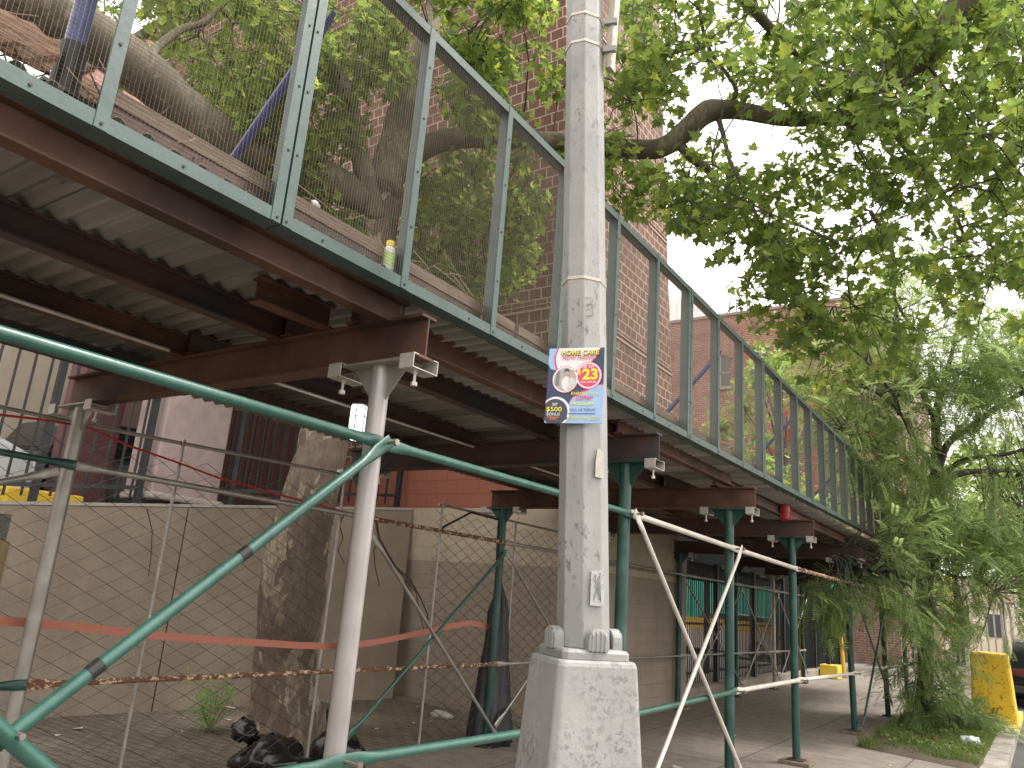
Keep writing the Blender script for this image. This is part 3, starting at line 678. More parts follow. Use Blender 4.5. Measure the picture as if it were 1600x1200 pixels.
# black cord hanging by the inner brace
# ================================================================ LAMPS
def cage_lamp(px0,px1,X,r,label,lens,cage,lit,group='caged lamps hanging under the shed'):
    a=onX(*px0,X); b=onX(*px1,X); c=V((X,a.y,b.z)); h=a.z-b.z
    t=Thing('caged_lamp',label,'lamp',(X,a.y,a.z),group)
    P=[]
    for s,rr in ((0,.85),(.05,1),(.85,1),(.95,.9),(1,.55)): P.append((h*s,rr*r))
    t.part('glass',MB().tube([(X,a.y,a.z-q[0]) for q in P],[q[1] for q in P],18),lens,smooth='auto')
    cg=MB()
    for k in range(6):
        an=2*PI*k/6; cg.tube([(X+math.cos(an)*r*1.1,a.y+math.sin(an)*r*1.1,a.z),(X+math.cos(an)*r*1.1,a.y+math.sin(an)*r*1.1,a.z-h*1.0),(X,a.y,a.z-h*1.06)],r*.07,5)
    for s in (.02,.35,.68,.98):
        cg.tube([(X+math.cos(2*PI*k/18)*r*1.1,a.y+math.sin(2*PI*k/18)*r*1.1,a.z-h*s) for k in range(19)],r*.05,5,cap=False)
    t.part('cage',cg,cage)
    t.part('cap',MB().tube([(X,a.y,a.z),(X,a.y,a.z+.03),(X,a.y,a.z+.06)],[r*1.15,r*1.1,r*.5],16),M['rustdark'] if lit else M['galv'],smooth='auto')
    t.part('cord',MB().tube([(X,a.y,a.z+.05),(X,a.y,2.78)],.008,6),M['black'])
cage_lamp((562,633),(562,690),-3.62,.052,'lit white caged lamp hanging beside the pale silver post',flat('lit_lens',(.9,.92,.95),.4,0,(.93,.97,1),1.5),M['black'],True)
cage_lamp((1226,779),(1226,812),-2.5,.062,'unlit red caged lamp hanging under the far shed edge',flat('red_lens',(.4,.02,.03),.3),flat('red_cage',(.35,.05,.05),.5),False)
# ================================================================ TALL PICKET FENCE ON THE RIGHT + LOT
random.seed(21)
t=Thing('picket_fence','tall black picket fence on a low kerb wall beyond the grey pier','fence',(-5.5,18,0),'black iron picket fences')
t.part('kerb_wall',MB().box(-5.72,-5.36,13.36,27.5,-.02,.22),pm('kerb_wall_concrete',(.24,.2,.17),(.31,.27,.23),4,.85,0,.4),bevel=.015)
ZT=2.36
for a,bb in ((13.4,15.9),(15.9,18.4),(18.4,20.9)):
    k=MB(); yy=a+.1
    while yy<bb-.03: k.box(-5.545,-5.53,yy-.014,yy+.014,.26,ZT); yy+=.105
    t.part('picket_panel',k,M['ironblack'])
    for z in (.42,2.12,1.3): t.part('rail',MB().box(-5.575,-5.552,a,bb,z,z+.04),M['ironblack'])
for yy in (13.4,15.9,18.4,20.9,22.3,24.2,25.9,27.4): t.part('fence_post',MB().box(-5.6,-5.5,yy-.05,yy+.05,.2,2.5),M['ironblack'])
g=MB()
for a,bb in ((20.97,22.22),(22.38,24.1),(24.3,25.8),(26.0,27.35)):
    g.box(-5.56,-5.54,a,bb,.25,2.5)
t.part('sheet_gate',g,pm('black_sheet_steel',(.006,.007,.008),(.01,.011,.012),5,.85,0,.1,spec=.08))
def bollard(px0,px1,X,label,r=.055):
    a=onX(*px1,X); b=onX(*px0,X); 
    t=Thing('bollard',label,'bollard',(X,a.y,0),'yellow pipe bollards')
    t.part('pipe',MB().tube([(X,a.y,0.005),(X,(a.y+b.y)/2,b.z/2),(X,b.y,b.z-.03),(X,b.y,b.z)],[r,r,r,r*.6],14),pm('yellow_post_paint_%d'%px0[0],(.72,.45,.02),(.8,.52,.04),8,.45,0,.1,chip=(.3,.2,.08)),smooth='auto')
    t.part('base_plate',MB().box(X-.1,X+.1,a.y-.1,a.y+.1,.001,.012),M['rustdark'])
bollard((1250,963),(1255,1062),-5.2,'slim yellow pipe bollard right beside the fourth green post')
bollard((1311,966),(1319,1052),-4.95,'yellow pipe bollard standing clear, past the yellow footing block')
p=onX(1292,1057,-5.15)
t=Thing('footing_block','yellow concrete footing block with a black stub post on the sidewalk','block',(-5.15,p.y,0))
t.part('block',MB().box(-5.34,-4.86,p.y,p.y+.55,0.001,.36),pm('yellow_block_paint',(.7,.5,.04),(.78,.58,.08),5,.7,0,.5,chip=(.35,.3,.2),chip_sc=14),bevel=.02)
t.part('stub_post',MB().box(-5.2,-5.1,p.y+.2,p.y+.3,.35,2.4),M['ironblack'])
t=Thing('added_slab','added slab making a dark band above the side lot, beyond the tall picket fence','added_slab',(-6.5,20,2.7))
t.part('roof',MB().box(-8.6,-5.76,12.9,27.5,2.5,3.1),pm('dark_band_slab',(.008,.009,.012),(.012,.013,.016),5,.85,0,.1,spec=.08))  # near-black slab added to keep the gap above the fence dark
for yy in (14.2,20,26.5): t.part('column',MB().box(-7.3,-7.18,yy,yy+.12,.03,2.62),M['ironblack'])
# cars
def car(loc,rot,col,label,name='parked_car',L=4.5,W=1.8,H=1.48,rough=.25,suv=False,group=None):
    t=Thing(name,label,'car',(0,0,0),group)
    st=[(-.50,.52,.72,.84),(-.47,.28,.92,.95),(-.40,.2,.96,1.0),(0,.18,.98,1.0),(.36,.2,.95,1.0),(.46,.25,.80,.93),(.50,.45,.66,.8)]
    rs=[]
    for (s,zb_,zt_,wf) in st:
        y=s*L; w=W/2*wf
        ring=[(-w,y,zb_+.05),(-w*1.0,y,zb_+.35*(zt_-zb_)),(-w*.99,y,zt_-.06),(-w*.93,y,zt_),(w*.93,y,zt_),(w*.99,y,zt_-.06),(w,y,zb_+.35*(zt_-zb_)),(w,y,zb_+.05),(w*.8,y,zb_),(-w*.8,y,zb_)]
        rs.append(ring)
    paint=flat(label[:14].replace(' ','_')+'_paint',col,rough)
    body=t.part('body',MB().rings(rs),paint,smooth='auto')
    y0=-.47 if suv else -.38
    gs=[(y0,.93,.93),(y0+.05,H-.06,.78),(-.05,H,.8),(.12,H-.03,.79),(.27,.95,.92)]
    g=MB(); rr=[]
    for s,z,wf in gs:
        y=s*L; w=W/2*wf; rr.append([(-W/2*.93,y if z<1 else y,.9),(-w*.98,y,z),(w*.98,y,z),(W/2*.93,y,.9)])
    g.rings(rr); gl=t.part('window',g,flat('car_glass',(.015,.018,.02),.08),smooth='auto')
    rf=MB(); rf.rings([[(-W/2*.76,s*L,z-.03),(-W/2*.74,s*L,z+.012),(W/2*.74,s*L,z+.012),(W/2*.76,s*L,z-.03)] for s,z in ((y0+.06,H-.05),(-.05,H+.004),(.12,H-.025))])
    for sx in(-1,1):
        for s in (-.12,.10): rf.beam((sx*W/2*.93,s*L-.02,.92),(sx*W/2*.79,s*L,H-.02),.05,.03)
    t.part('roof',rf,paint,smooth='auto')
    for sx in (-1,1):
        for s in (-.3,.31):
            c=V((sx*(W/2-.11),s*L,.33))
            w_=t.part('wheel',MB().tube([c-V((.11,0,0)),c-V((.09,0,0)),c+V((.09,0,0)),c+V((.11,0,0))],[.29,.33,.33,.29],22),M['black'],smooth='auto')
            t.part('rim',MB().tube([c+V((sx*.10,0,0)),c+V((sx*.118,0,0))],[.2,.17],10),flat('rim_alloy',(.5,.5,.52),.35,.7),w_)
        t.part('taillight',MB().box(sx*W*.27,sx*W*.47,-.498*L,-.455*L,.74,.88),flat('tail_red',(.10,.008,.01),.2),bevel=.01)
        t.part('headlight',MB().box(sx*W*.27,sx*W*.44,.46*L,.495*L,.6,.72),flat('head_glass',(.7,.72,.75),.1),bevel=.01)
        t.part('mirror',MB().box(sx*W*.5,sx*W*.6,.16*L,.19*L,.92,1.05),paint,bevel=.02)
    t.part('bumper',MB().box(-W*.44,W*.44,-.512*L,-.49*L,.35,.52),flat('bumper_plastic',(.03,.03,.032),.6),bevel=.02)
    t.part('number_plate',MB().box(-.16,.16,-.516*L,-.505*L,.56,.68),flat('plate_white',(.6,.62,.6),.5))
    t.o.location=V(loc); t.o.rotation_euler=(0,0,rot); return t
car((.02,25.35,-.13),0,(.012,.012,.014),'black hatchback parked at the kerb past the yellow barrier',suv=True,H=1.55,W=1.84)
car((.5,34.5,-.13),0,(.3,.3,.32),'silver grey car parked along the kerb ahead of the black hatchback')
car((-10.9,2.35,2.02),0,(.62,.64,.68),'white car parked on the wall level behind the picket fence')
car((-11.3,6.5,2.02),0,(.02,.02,.025),'dark car parked on the wall level by the mauve pillar')
car((-9.6,28.6,.03),1.57,(.7,.72,.74),'white car in the side lot behind the tall picket fence')
car((-13.9,29.0,.03),1.57,(.7,.68,.62),'cream car in the side lot deeper behind the tall picket fence')
# teal container, yellow guard rail in the side lot
t=Thing('container','bright teal ribbed container in the side lot behind the tall picket fence','container',(-11,33,.03))
c_=MB(); c_.box(-16,-6.6,31.05,33.0,.15,3.3); yy=-15.9
while yy<-6.7: c_.box(yy,yy+.14,31.0,31.05,.25,3.2); yy+=.3
t.part('body',c_,flat('teal_container',(.04,.52,.42),.5))
t.part('skid',MB().box(-16,-6.6,31.1,31.4,.035,.15).box(-16,-6.6,32.6,32.9,.035,.15),M['black'])
t=Thing('guard_rail_barrier','yellow painted rail barrier low in the side lot','barrier',(-10,27,.03))
t.part('rail',MB().box(-15,-7.0,27.0,27.08,.95,1.3),flat('rail_yellow',(.85,.55,.03),.5),bevel=.01)
for yy in (-14.8,-12.8,-10.8,-8.8,-7.2): t.part('leg',MB().box(yy-.04,yy+.04,27.09,27.17,.03,1.25),flat('leg_yellow',(.8,.5,.03),.5))
# ================================================================ LAMP POLE
H0=3.03
b0=onH(911,950,H0); t0=onH(914,0,H0)
def axis(z): return b0.lerp(t0,(z-b0.z)/(t0.z-b0.z))
toCam=V((-b0.x,-b0.y,0)).normalized(); rgt=V((RT.x,RT.y,0)).normalized()
def ang(deg): a=R(deg); return toCam*math.cos(a)+rgt*math.sin(a)
POLE=pm('pale_octagonal_pole',(.22,.22,.216),(.30,.30,.293),3.4,.6,.15,.25,chip=(.14,.135,.13),chip_sc=38,chip_t=.56,mask=2.4,stretch=(1,1,.55),c3=(.31,.305,.295))
lp=Thing('lamp_pole','pale grey octagonal steel street pole with clamp bands and a flared square base','pole',(b0.x,b0.y,0))
ps=MB(); rs=[]
for z in (1.43,1.5,2.0,2.6,3.3,4.3,6.5,9.0):
    c=axis(z); r=.1-.0052*(z-1.43)
    rs.append([V((c.x,c.y,z))+ang(45*k)*r for k in range(8)])
ps.rings(rs); lp.part('shaft',ps,POLE,bevel=.004)
bs=MB(); rs=[]
def sq(c,Rr,z,ch=.12):
    out=[]
    for k in range(4):
        a=-21+90*k
        for d in (-1,1):
            v=ang(a)*Rr*(1-ch/2)+ang(a+d*90)*Rr*ch/2*1.0
            out.append(V((c.x,c.y,z))+v)
    return out
c=axis(1.4)
for z,Rr in ((0.0,.375),(.04,.372),(.06,.35),(.5,.305),(1.0,.255),(1.375,.222),(1.395,.212)): rs.append(sq(c,Rr,z))
base=lp.part('base',MB().rings(rs),pm('cast_base_paint',(.25,.25,.245),(.325,.325,.318),3,.62,.1,.35,chip=(.165,.165,.168),chip_sc=40,chip_t=.52,mask=2.2,c3=(.24,.24,.243)),bevel=.008)
lp.part('door_seam',MB().beam(sq(c,.3535,.06)[0]*.5+sq(c,.3535,.06)[7]*.5,sq(c,.2245,1.37)[0]*.5+sq(c,.2245,1.37)[7]*.5,.004,.006),flat('seam_dark',(.12,.12,.12),.8),base) if False else None
lp.part('collar',MB().rings([sq(c,.187,1.395),sq(c,.187,1.42),sq(c,.175,1.43)]),POLE,bevel=.003)
for k in range(4):
    d=ang(24+90*k); s=d.cross(V((0,0,1)))
    lb=MB(); o=V((c.x,c.y,1.425))+d*.118
    # half-disc lobe with ridges
    prof=[(-.042,0),(-.042,.03)]+[(-.042*math.cos(a),.035+.042*math.sin(a)) for a in [PI*j/10 for j in range(1,10)]]+[(.042,.03),(.042,0)]
    lb.rings([[o-d*.02+s*x+V((0,0,z)) for x,z in prof],[o+d*.02+s*x+V((0,0,z)) for x,z in prof]])
    lp.part('anchor_lobe',lb,POLE,bevel=.004)
    rd=MB()
    for q in (-.026,-.009,.009,.026):
        hh=.035+math.sqrt(max(0,.042**2-q*q)); rd.tube([o+d*.021+s*q,o+d*.021+s*q+V((0,0,hh*.8)),o+d*.014+s*q+V((0,0,hh))],.0045,6)
    lp.part('rib',rd,POLE)
def band(px,py,hh,ww=.004):
    p=onH(px,py,H0); cc=axis(p.z); r=.1-.0052*(p.z-1.43)+.0025
    return lp.part('clamp_band',MB().rings([[V((cc.x,cc.y,p.z-hh))+ang(45*k)*r for k in range(8)],[V((cc.x,cc.y,p.z+hh))+ang(45*k)*r for k in range(8)]],cap=False).rings([[V((cc.x,cc.y,p.z-hh))+ang(45*k)*(r-.0015) for k in range(8)],[V((cc.x,cc.y,p.z+hh))+ang(45*k)*(r-.0015) for k in range(8)]],cap=False),flat('band_steel',(.45,.4,.33),.35,.7))
for py in (39,82,446): band(911,py,.0065)
# bracket arm carried on the two upper bands
z1=onH(911,82,H0).z; z2=onH(911,39,H0).z; cc=axis(z1); dd=ang(75)
br=MB()
for z in (z1,z2): lp.part('bracket_lug',MB().obox(V((cc.x,cc.y,z))+dd*.118,(dd,dd.cross(V((0,0,1))),V((0,0,1))),(.03,.010,.014)),POLE)
p1=onH(953,95,H0); p2=onH(961,0,H0); p1.z-=.05
lp.part('bracket_channel',MB().beam(p1,p2+(p2-p1)*.6,.03,.045,V((0,1,0))),pm('old_channel',(.33,.29,.25),(.42,.38,.33),8,.5,.3,.2,chip=(.2,.14,.1),chip_sc=20,chip_t=.6,stretch=(1,1,.3)))
# sticker scraps
def patch(pts,name,mat,label=None,off=.0035,th=.0015,scr=0,seed=1):
    """small sheet on the pole or base; pts are its corners in the photograph, dropped onto the pole's skin"""
    random.seed(seed); mb=MB(); out=[]
    for (x,y) in pts:
        r=ray(x,y); h=2.95; 
        for it in range(6):
            q=onH(x,y,h); a_=axis(q.z); 
            # distance of the skin in that direction
            v=V((q.x-a_.x,q.y-a_.y,0)); sgn=rgt.dot(v); rr=.1-.0052*(q.z-1.43)
            h=H0-math.sqrt(max(.0001,(rr*.965)**2-min(sgn*sgn,(rr*.9)**2)))
        out.append(onH(x,y,h-off))
    n=(out[1]-out[0]).cross(out[-1]-out[0]).normalized()
    if n.dot(CAM-out[0])<0: n=-n
    mb.rings([[p-n*th for p in out],[p for p in out]])
    ob=lp.part(name,mb,mat,label=label)
    return ob,out,n
patch([(934,700),(944,706),(943,748),(930,745),(931,720)],'sticker_scrap',pm('torn_paper',(.36,.33,.29),(.42,.39,.34),30,.8,0,.3,chip=(.45,.25,.2),chip_sc=60,chip_t=.62),'torn cream sticker below the flyer')
ob,out,n_=patch([(924,892),(943,890),(944,948),(922,946)],'sticker_scrap',pm('scribbled_paper',(.33,.33,.33),(.4,.4,.4),20,.7,0,.2,chip=(.26,.26,.255),chip_sc=60,chip_t=.54),'white tag sticker with grey scribbles')
random.seed(4); sc_=MB()
for k in range(11):
    uu=[out[0].lerp(out[1],random.uniform(.15,.85)).lerp(out[3].lerp(out[2],random.uniform(.15,.85)),random.uniform(.08,.92)) for _ in range(3)]
    sc_.tube([u+n_*.0012 for u in uu],.0013,4)
lp.part('scribble',sc_,flat('grey_ink',(.28,.28,.28),.7),ob)
random.seed(9); sc_=MB()     # faint grey tags on the shaft
for (cx,cy) in ((905,480),(920,488),(895,492),(912,515),(898,478),(918,470)):
    pts=[]
    for k in range(10):
        a=k*.9; pts.append((cx+math.cos(a)*random.uniform(5,11),cy+math.sin(a)*random.uniform(4,9)))
    P=[]
    for (x,y) in pts:
        h=2.935
        for it in range(5):
            q=onH(x,y,h); a_=axis(q.z); v=V((q.x-a_.x,q.y-a_.y,0)); sg=rgt.dot(v); rr=.1-.0052*(q.z-1.43); h=H0-math.sqrt((rr*.96)**2-min(sg*sg,(rr*.9)**2))
        P.append(onH(x,y,h))
    sc_.tube(P,.0012,4)
lp.part('scribble',sc_,flat('faded_ink',(.25,.25,.25),.8))
# ---------------------------------------------------------------- flyer on the pole
def text_geo(s,size,bold=.0,shear=0.0):
    cu=bpy.data.curves.new('t','FONT'); cu.body=s; cu.size=size; cu.offset=bold; cu.shear=shear; cu.space_character=1.06; cu.align_x='CENTER'; cu.align_y='CENTER'
    ob=bpy.data.objects.new('t',cu); COL.objects.link(ob); bpy.context.view_layer.update()
    me=bpy.data.meshes.new_from_object(ob.evaluated_get(bpy.context.evaluated_depsgraph_get()))
    vs=[tuple(v.co) for v in me.vertices]; fs=[tuple(p.vertices) for p in me.polygons]
    bpy.data.objects.remove(ob); bpy.data.curves.remove(cu); bpy.data.meshes.remove(me); return vs,fs
fn_=(toCam*math.cos(R(-9))+rgt*math.sin(R(-9)))
f0=onH(905,600,2.918)
def onplane(x,y): r=ray(x,y); return CAM+r*((f0-CAM).dot(fn_)/r.dot(fn_))
TL,TR_,BL,BR=onplane(859,545),onplane(945,543),onplane(851,661),onplane(941,662)
def fp(u,v,d=0): return (TL.lerp(TR_,u)).lerp(BL.lerp(BR,u),1-v)+fn_*d
fl=Thing('flyer','small printed home care hiring flyer board strapped to the lamp pole','poster',fp(.5,.5))
def fmat(c): return flat('ink_%d_%d_%d'%(c[0]*99,c[1]*99,c[2]*99),c,.5)
bd_=MB(); bd_.rings([[fp(*q,-.004) for q in ((0,0),(1,0),(1,1),(0,1))],[fp(*q,0) for q in ((0,0),(1,0),(1,1),(0,1))]])
LB=(.33,.50,.78); NV=(.035,.055,.12); WH=(.82,.80,.82); PK=(.72,.06,.16); YE=(.85,.78,.04)
fl.part('board',bd_,fmat(LB))
def poly(name,pts,c,d):
    mb=MB(); mb.add([fp(u,v,d) for u,v in pts],[tuple(range(len(pts)))]); return fl.part(name,mb,fmat(c))
def arc(cx,cy,r,a0,a1,n=24,asp=.78):
    return [(cx+r*math.cos(R(a0+(a1-a0)*k/n)),cy+r*asp*math.sin(R(a0+(a1-a0)*k/n))) for k in range(n+1)]
def disc(name,cx,cy,r,c,d): return poly(name,arc(cx,cy,r,0,360,32)[:-1],c,d)
def clip(pts): return [(min(1,max(0,u)),min(1,max(0,v))) for u,v in pts]
e=.0006
poly('blue_field',[(0,0),(1,0),(1,1),(0,1)],NV,e)
poly('light_field',clip([(0,1),(.18,1),(.12,.82),(.15,.7),(.05,.72),(0,.78)]),LB,2*e)
poly('pink_curve',clip([(.2,1)]+[(.15-.05*math.sin(PI*k/10),1-.3*k/10) for k in range(11)]+[(.3,.68),(.6,.7)]+[(.93-.16*(k/8)**2,1-.2*(k/8)) for k in range(8,-1,-1)]),PK,3*e)
poly('white_field',clip([(.23,1)]+[(.18-.05*math.sin(PI*k/10),1-.29*k/10) for k in range(11)]+[(.35,.66),(.6,.72)]+[(.91-.17*(k/8)**2,1-.2*(k/8)) for k in range(8,-1,-1)]),WH,4*e)
poly('pink_edge',clip([(.35,0)]+[(.42+.12*(k/6),.3+.08*math.sin(k/6*PI/2)) for k in range(7)]+[(.8,.5),(1,.52),(1,0)]),PK,2*e)
poly('light_panel',clip([(.30,0),(.36,.1),(.38,.22),(.47,.33),(.58,.37),(.8,.46),(.93,.5),(1,.49),(1,0)]),LB,5*e)
disc('photo_ring',.32,.575,.232,PK,6*e); disc('photo_rim',.32,.575,.222,WH,7*e); disc('photo_ground',.32,.575,.2,(.42,.40,.40),8*e)
# plain generic two-figure picture
poly('photo_wall',[(.14,.5),(.22,.48),(.22,.70),(.16,.66)],(.2,.2,.2),9*e)
disc('photo_head',.345,.65,.045,(.52,.33,.27),10*e); disc('photo_hair',.345,.685,.045,(.08,.07,.07),9.5*e)
disc('photo_head',.435,.635,.04,(.55,.36,.3),10*e); disc('photo_hair',.44,.67,.04,(.35,.33,.33),9.5*e)
poly('photo_torso',[(.27,.47),(.26,.55),(.32,.62),(.38,.61),(.4,.44),(.34,.41)],(.75,.73,.72),9.2*e)
poly('photo_torso',[(.36,.45),(.38,.58),(.44,.605),(.5,.57),(.51,.5),(.43,.43)],(.6,.6,.58),10.5*e)
disc('price_rim',.735,.625,.235,PK,6.5*e); disc('price_ring',.735,.625,.222,WH,7.5*e); disc('price_disc',.735,.625,.197,PK,8.5*e)
bonus=clip(arc(.18,.145,.255,0,360,32)[:-1]); poly('bonus_rim',bonus,WH,9*e)
poly('bonus_disc',clip(arc(.17,.14,.225,0,360,32)[:-1]),(.05,.055,.09),10*e)
WID=(TR_-TL).length; HEI=(TL-BL).length
def txt(s,u,v,size,c,d,bold=.0,shear=0,maxw=None,name='lettering',rot=0):
    vs,fs=text_geo(s,1,bold,shear); xs=[a[0] for a in vs]; w=max(xs)-min(xs); 
    k=size; kx=size*HEI/WID
    if maxw: kx=maxw/w
    cr,sr=math.cos(rot),math.sin(rot)
    mb=MB(); mb.add([fp(u+(a[0])*kx,v+a[1]*k+(a[0])*kx*math.tan(rot),d) for a in vs],fs); fl.part(name,mb,fmat(c))
txt('HOME CARE',.575,.925,.095,(.05,.05,.05),11*e,.045,0,.69); txt('HOME CARE',.57,.93,.09,YE,13*e,.012,0,.67)
txt('NOW HIRING!',.55,.86,.08,PK,12*e,.008,.2,.60)
txt('UP TO',.72,.735,.055,WH,12*e,.02,0,.2)
txt('$',.575,.65,.10,YE,12*e,.012,0,.065); txt('23',.765,.632,.19,YE,12*e,.04,0,.27)
txt('PER HOUR',.735,.535,.04,WH,12*e,.005,0,.26)
txt('ENROLL IN A',.685,.385,.052,YE,12*e,.006,0,.48)
txt('CDPAP',.67,.325,.075,PK,12*e,.015,.2,.29)
txt('PROGRAM',.65,.25,.055,YE,12*e,.01,0,.38)
txt('CALL US TODAY',.65,.17,.048,NV,12*e,.006,0,.46)
poly('small_line',[(.40,.118),(.88,.118),(.88,.126),(.40,.126)],NV,12*e)
txt('(929) 704-2225',.68,.062,.065,(.62,.62,.05),12*e,.008,0,.54)
disc('phone_icon',.37,.065,.025,NV,12*e)
txt('GET',.165,.24,.045,WH,13*e,.02,0,.1)
txt('$500',.155,.175,.085,YE,13*e,.008,0,.27)
txt('BONUS',.145,.11,.055,WH,13*e,.004,.1,.23)
poly('orange_line',[(.04,.068),(.25,.068),(.25,.078),(.04,.078)],(.8,.25,.05),13*e); poly('orange_line',[(.09,.045),(.21,.045),(.21,.055),(.09,.055)],(.8,.25,.05),13*e)
# ================================================================ BARRIER, SIGN, BAGS
t=Thing('barrier','tall pitted yellow concrete barrier block standing on the verge edge','barrier',(-1.2,15.6,0))
def byd(px,py): return onY(px,py,17.4)
a=byd(1515,1017); b_=byd(1574,1021); c_=byd(1584,1112); 
x0,x1=a.x,b_.x
ym,nn,ll,bb_=newmat('pitted_yellow_paint'); co=coords(nn,ll)
f=ramp(nn,ll,noise(nn,ll,co,11,6,.75),.57,.6); c=mixc(nn,ll,f,(.72,.47,.02),(.30,.18,.03)); c=mixc(nn,ll,ramp(nn,ll,noise(nn,ll,co,1.5,3),.55,.75),c,(.6,.36,.02)); ll.new(c,bb_.inputs['Base Color']); bb_.inputs['Roughness'].default_value=.6
bump(nn,ll,noise(nn,ll,co,12,6,.7),bb_,1.0,.03)
zt3=a.z
t.part('block',MB().rings([[(x0-.05,17.4,0.003),(x1+.07,17.4,0.003),(x1+.07,18.1,0.003),(x0-.05,18.1,0.003)],[(x0,17.4,zt3),(x1,17.4,zt3),(x1,18.0,zt3),(x0,18.0,zt3)]]),ym,bevel=.05)
SY=28.9; p=onY(1572,1000,SY); 
sp=Thing('sign_pole','thin galvanised street sign pole with a small red and white sign plate','sign',(p.x,SY,0))
tp_=onY(1553,770,SY); bt_=onY(1581,965,SY)
top=V((tp_.x,SY,tp_.z)); bot=V((bt_.x+.02,SY,0.001))
sp.part('pole',MB().tube([bot,V((bt_.x,SY,bt_.z)),top],.075,12),M['clamp'],smooth='auto')
sc1=onY(1577,936,SY-.1); 
pl_=sp.part('sign_plate',MB().box(sc1.x-.2,sc1.x+.2,SY-.12,SY-.1,sc1.z-.3,sc1.z+.3),flat('sign_white',(.75,.72,.7),.5),bevel=.004)
rg=MB(); rg.rings([[(sc1.x+math.cos(2*PI*k/20)*q,SY-.123,sc1.z+.09+math.sin(2*PI*k/20)*q) for k in range(20)] for q in (.14,.10)],cap=False)
rg.obox(V((sc1.x,SY-.123,sc1.z+.07)),(V((.7,0,.7)).normalized(),V((0,1,0)),V((-.7,0,.7)).normalized()),(.09,.001,.015)); rg.box(sc1.x-.12,sc1.x+.12,SY-.125,SY-.121,sc1.z-.16,sc1.z-.1)
sp.part('sign_mark',rg,flat('sign_red',(.6,.04,.05),.5),pl_)
def blob(c,r,seed,crease=.35,n=28,m_=18):
    mb=MB(); rs=[]
    off=V((seed*7.1,seed*3.3,seed))
    for i in range(1,m_):
        th=PI*i/m_; row=[]
        for j in range(n):
            ph=2*PI*j/n; d=V((math.sin(th)*math.cos(ph),math.sin(th)*math.sin(ph),math.cos(th)))
            k=1+crease*.6*mnoise.noise(d*1.6+off)+crease*.45*abs(mnoise.noise(d*4+off))+crease*.18*mnoise.noise(d*9+off)
            # gather creases towards the knot
            k*=1+.05*math.sin(ph*9+seed)*math.sin(th)**2*(1 if d.z>0 else .3)
            z=d.z*r[2]*k; row.append((c[0]+d.x*r[0]*k,c[1]+d.y*r[1]*k,max(.006,c[2]+z)))
        rs.append(row)
    mb.rings(rs); return mb
BAG=flat('black_bag_plastic',(.012,.012,.014),.22)
t=Thing('garbage_bag','large crumpled black garbage bag at the foot of the plane tree trunk','bag',(-5.85,5.0,0),'black garbage bags')
p=onZ(420,1215,0); t.part('bag',blob((p.x,p.y,.12),(.27,.24,.17),3,.6),BAG,smooth=True)
q=onX(390,1152,p.x-.1); t.part('knot',blob((p.x-.25,p.y-.12,.33),(.12,.09,.08),5,.8,16,10),BAG,smooth=True)
t=Thing('garbage_bag','knotted black garbage bag partly hidden by the pale silver post','bag',(-5.0,5.0,0),'black garbage bags')
p=onZ(524,1208,0); t.part('bag',blob((p.x,p.y,.15),(.25,.2,.2),8),BAG,smooth=True)
t.part('knot',blob((p.x-.10,p.y+.02,.42),(.07,.07,.13),9,.6,14,10),BAG,smooth=True)
# black netting draped round the inner green post
YB=7.56
t=Thing('net_bundle','black netting gathered and hung round the inner green post','net',(-5.2,YB,0))
nb=MB(); rs=[]; random.seed(2)
prof=[(0,.26),(.15,.25),(.4,.22),(.75,.17),(1.05,.14),(1.25,.125),(1.38,.13),(1.5,.10),(1.62,.05),(1.7,.02)]
for z,rr in prof:
    row=[]
    for k in range(36):
        a=2*PI*k/36; q=rr*(1+.16*math.sin(a*7+z*2)+.1*math.sin(a*13+z*5))
        row.append((-5.20+math.cos(a)*q*.8,YB+.03+math.sin(a)*q,z+.004))
    rs.append(row)
nb.rings(rs); t.part('net',nb,flat('black_netting',(.02,.02,.024),.55),smooth=True)
t.part('net_loop',MB().tube([(-5.15,YB-.18,2.4),(-5.13,YB-.2,2.1),(-5.12,YB-.16,1.7),(-5.12,YB-.1,1.4)],.012,6).tube([(-5.16,YB-.18,2.42),(-5.24,YB-.6,2.45),(-5.25,YB-1.1,2.22)],.012,6),M['black'])
# vines hanging on the inner side
random.seed(12)
t=Thing('dead_vine','bare brown vine stems hanging from the inner rail beyond the pale silver post','vine',(-5.3,5.6,2))
def vine(pts,X,r,tt=t):
    P=[onX(x,y,X) for x,y in pts]; tt.part('stem',MB().tube(P,[r*(1-.6*k/len(P)) for k in range(len(P))],6),flat('vine_bark',(.07,.05,.035),.9),smooth='auto')
vine([(588,815),(592,840),(603,860),(618,885),(640,905),(655,930),(668,960),(667,985)],-5.35,.012)
vine([(592,838),(600,862),(612,880),(630,900),(650,925),(656,960),(664,990)],-5.3,.009)
vine([(592,840),(584,860),(586,885),(593,915)],-5.3,.008)
vine([(540,800),(530,820),(536,840),(528,860),(538,880)],-5.6,.008)
t2_=Thing('dead_vine','single dark stem creeping down the grey wall below the mauve pillar','vine',(-8.4,5.3,2))
vine([(230,796),(238,830),(236,870),(232,900)],-8.52,.008,t2_)
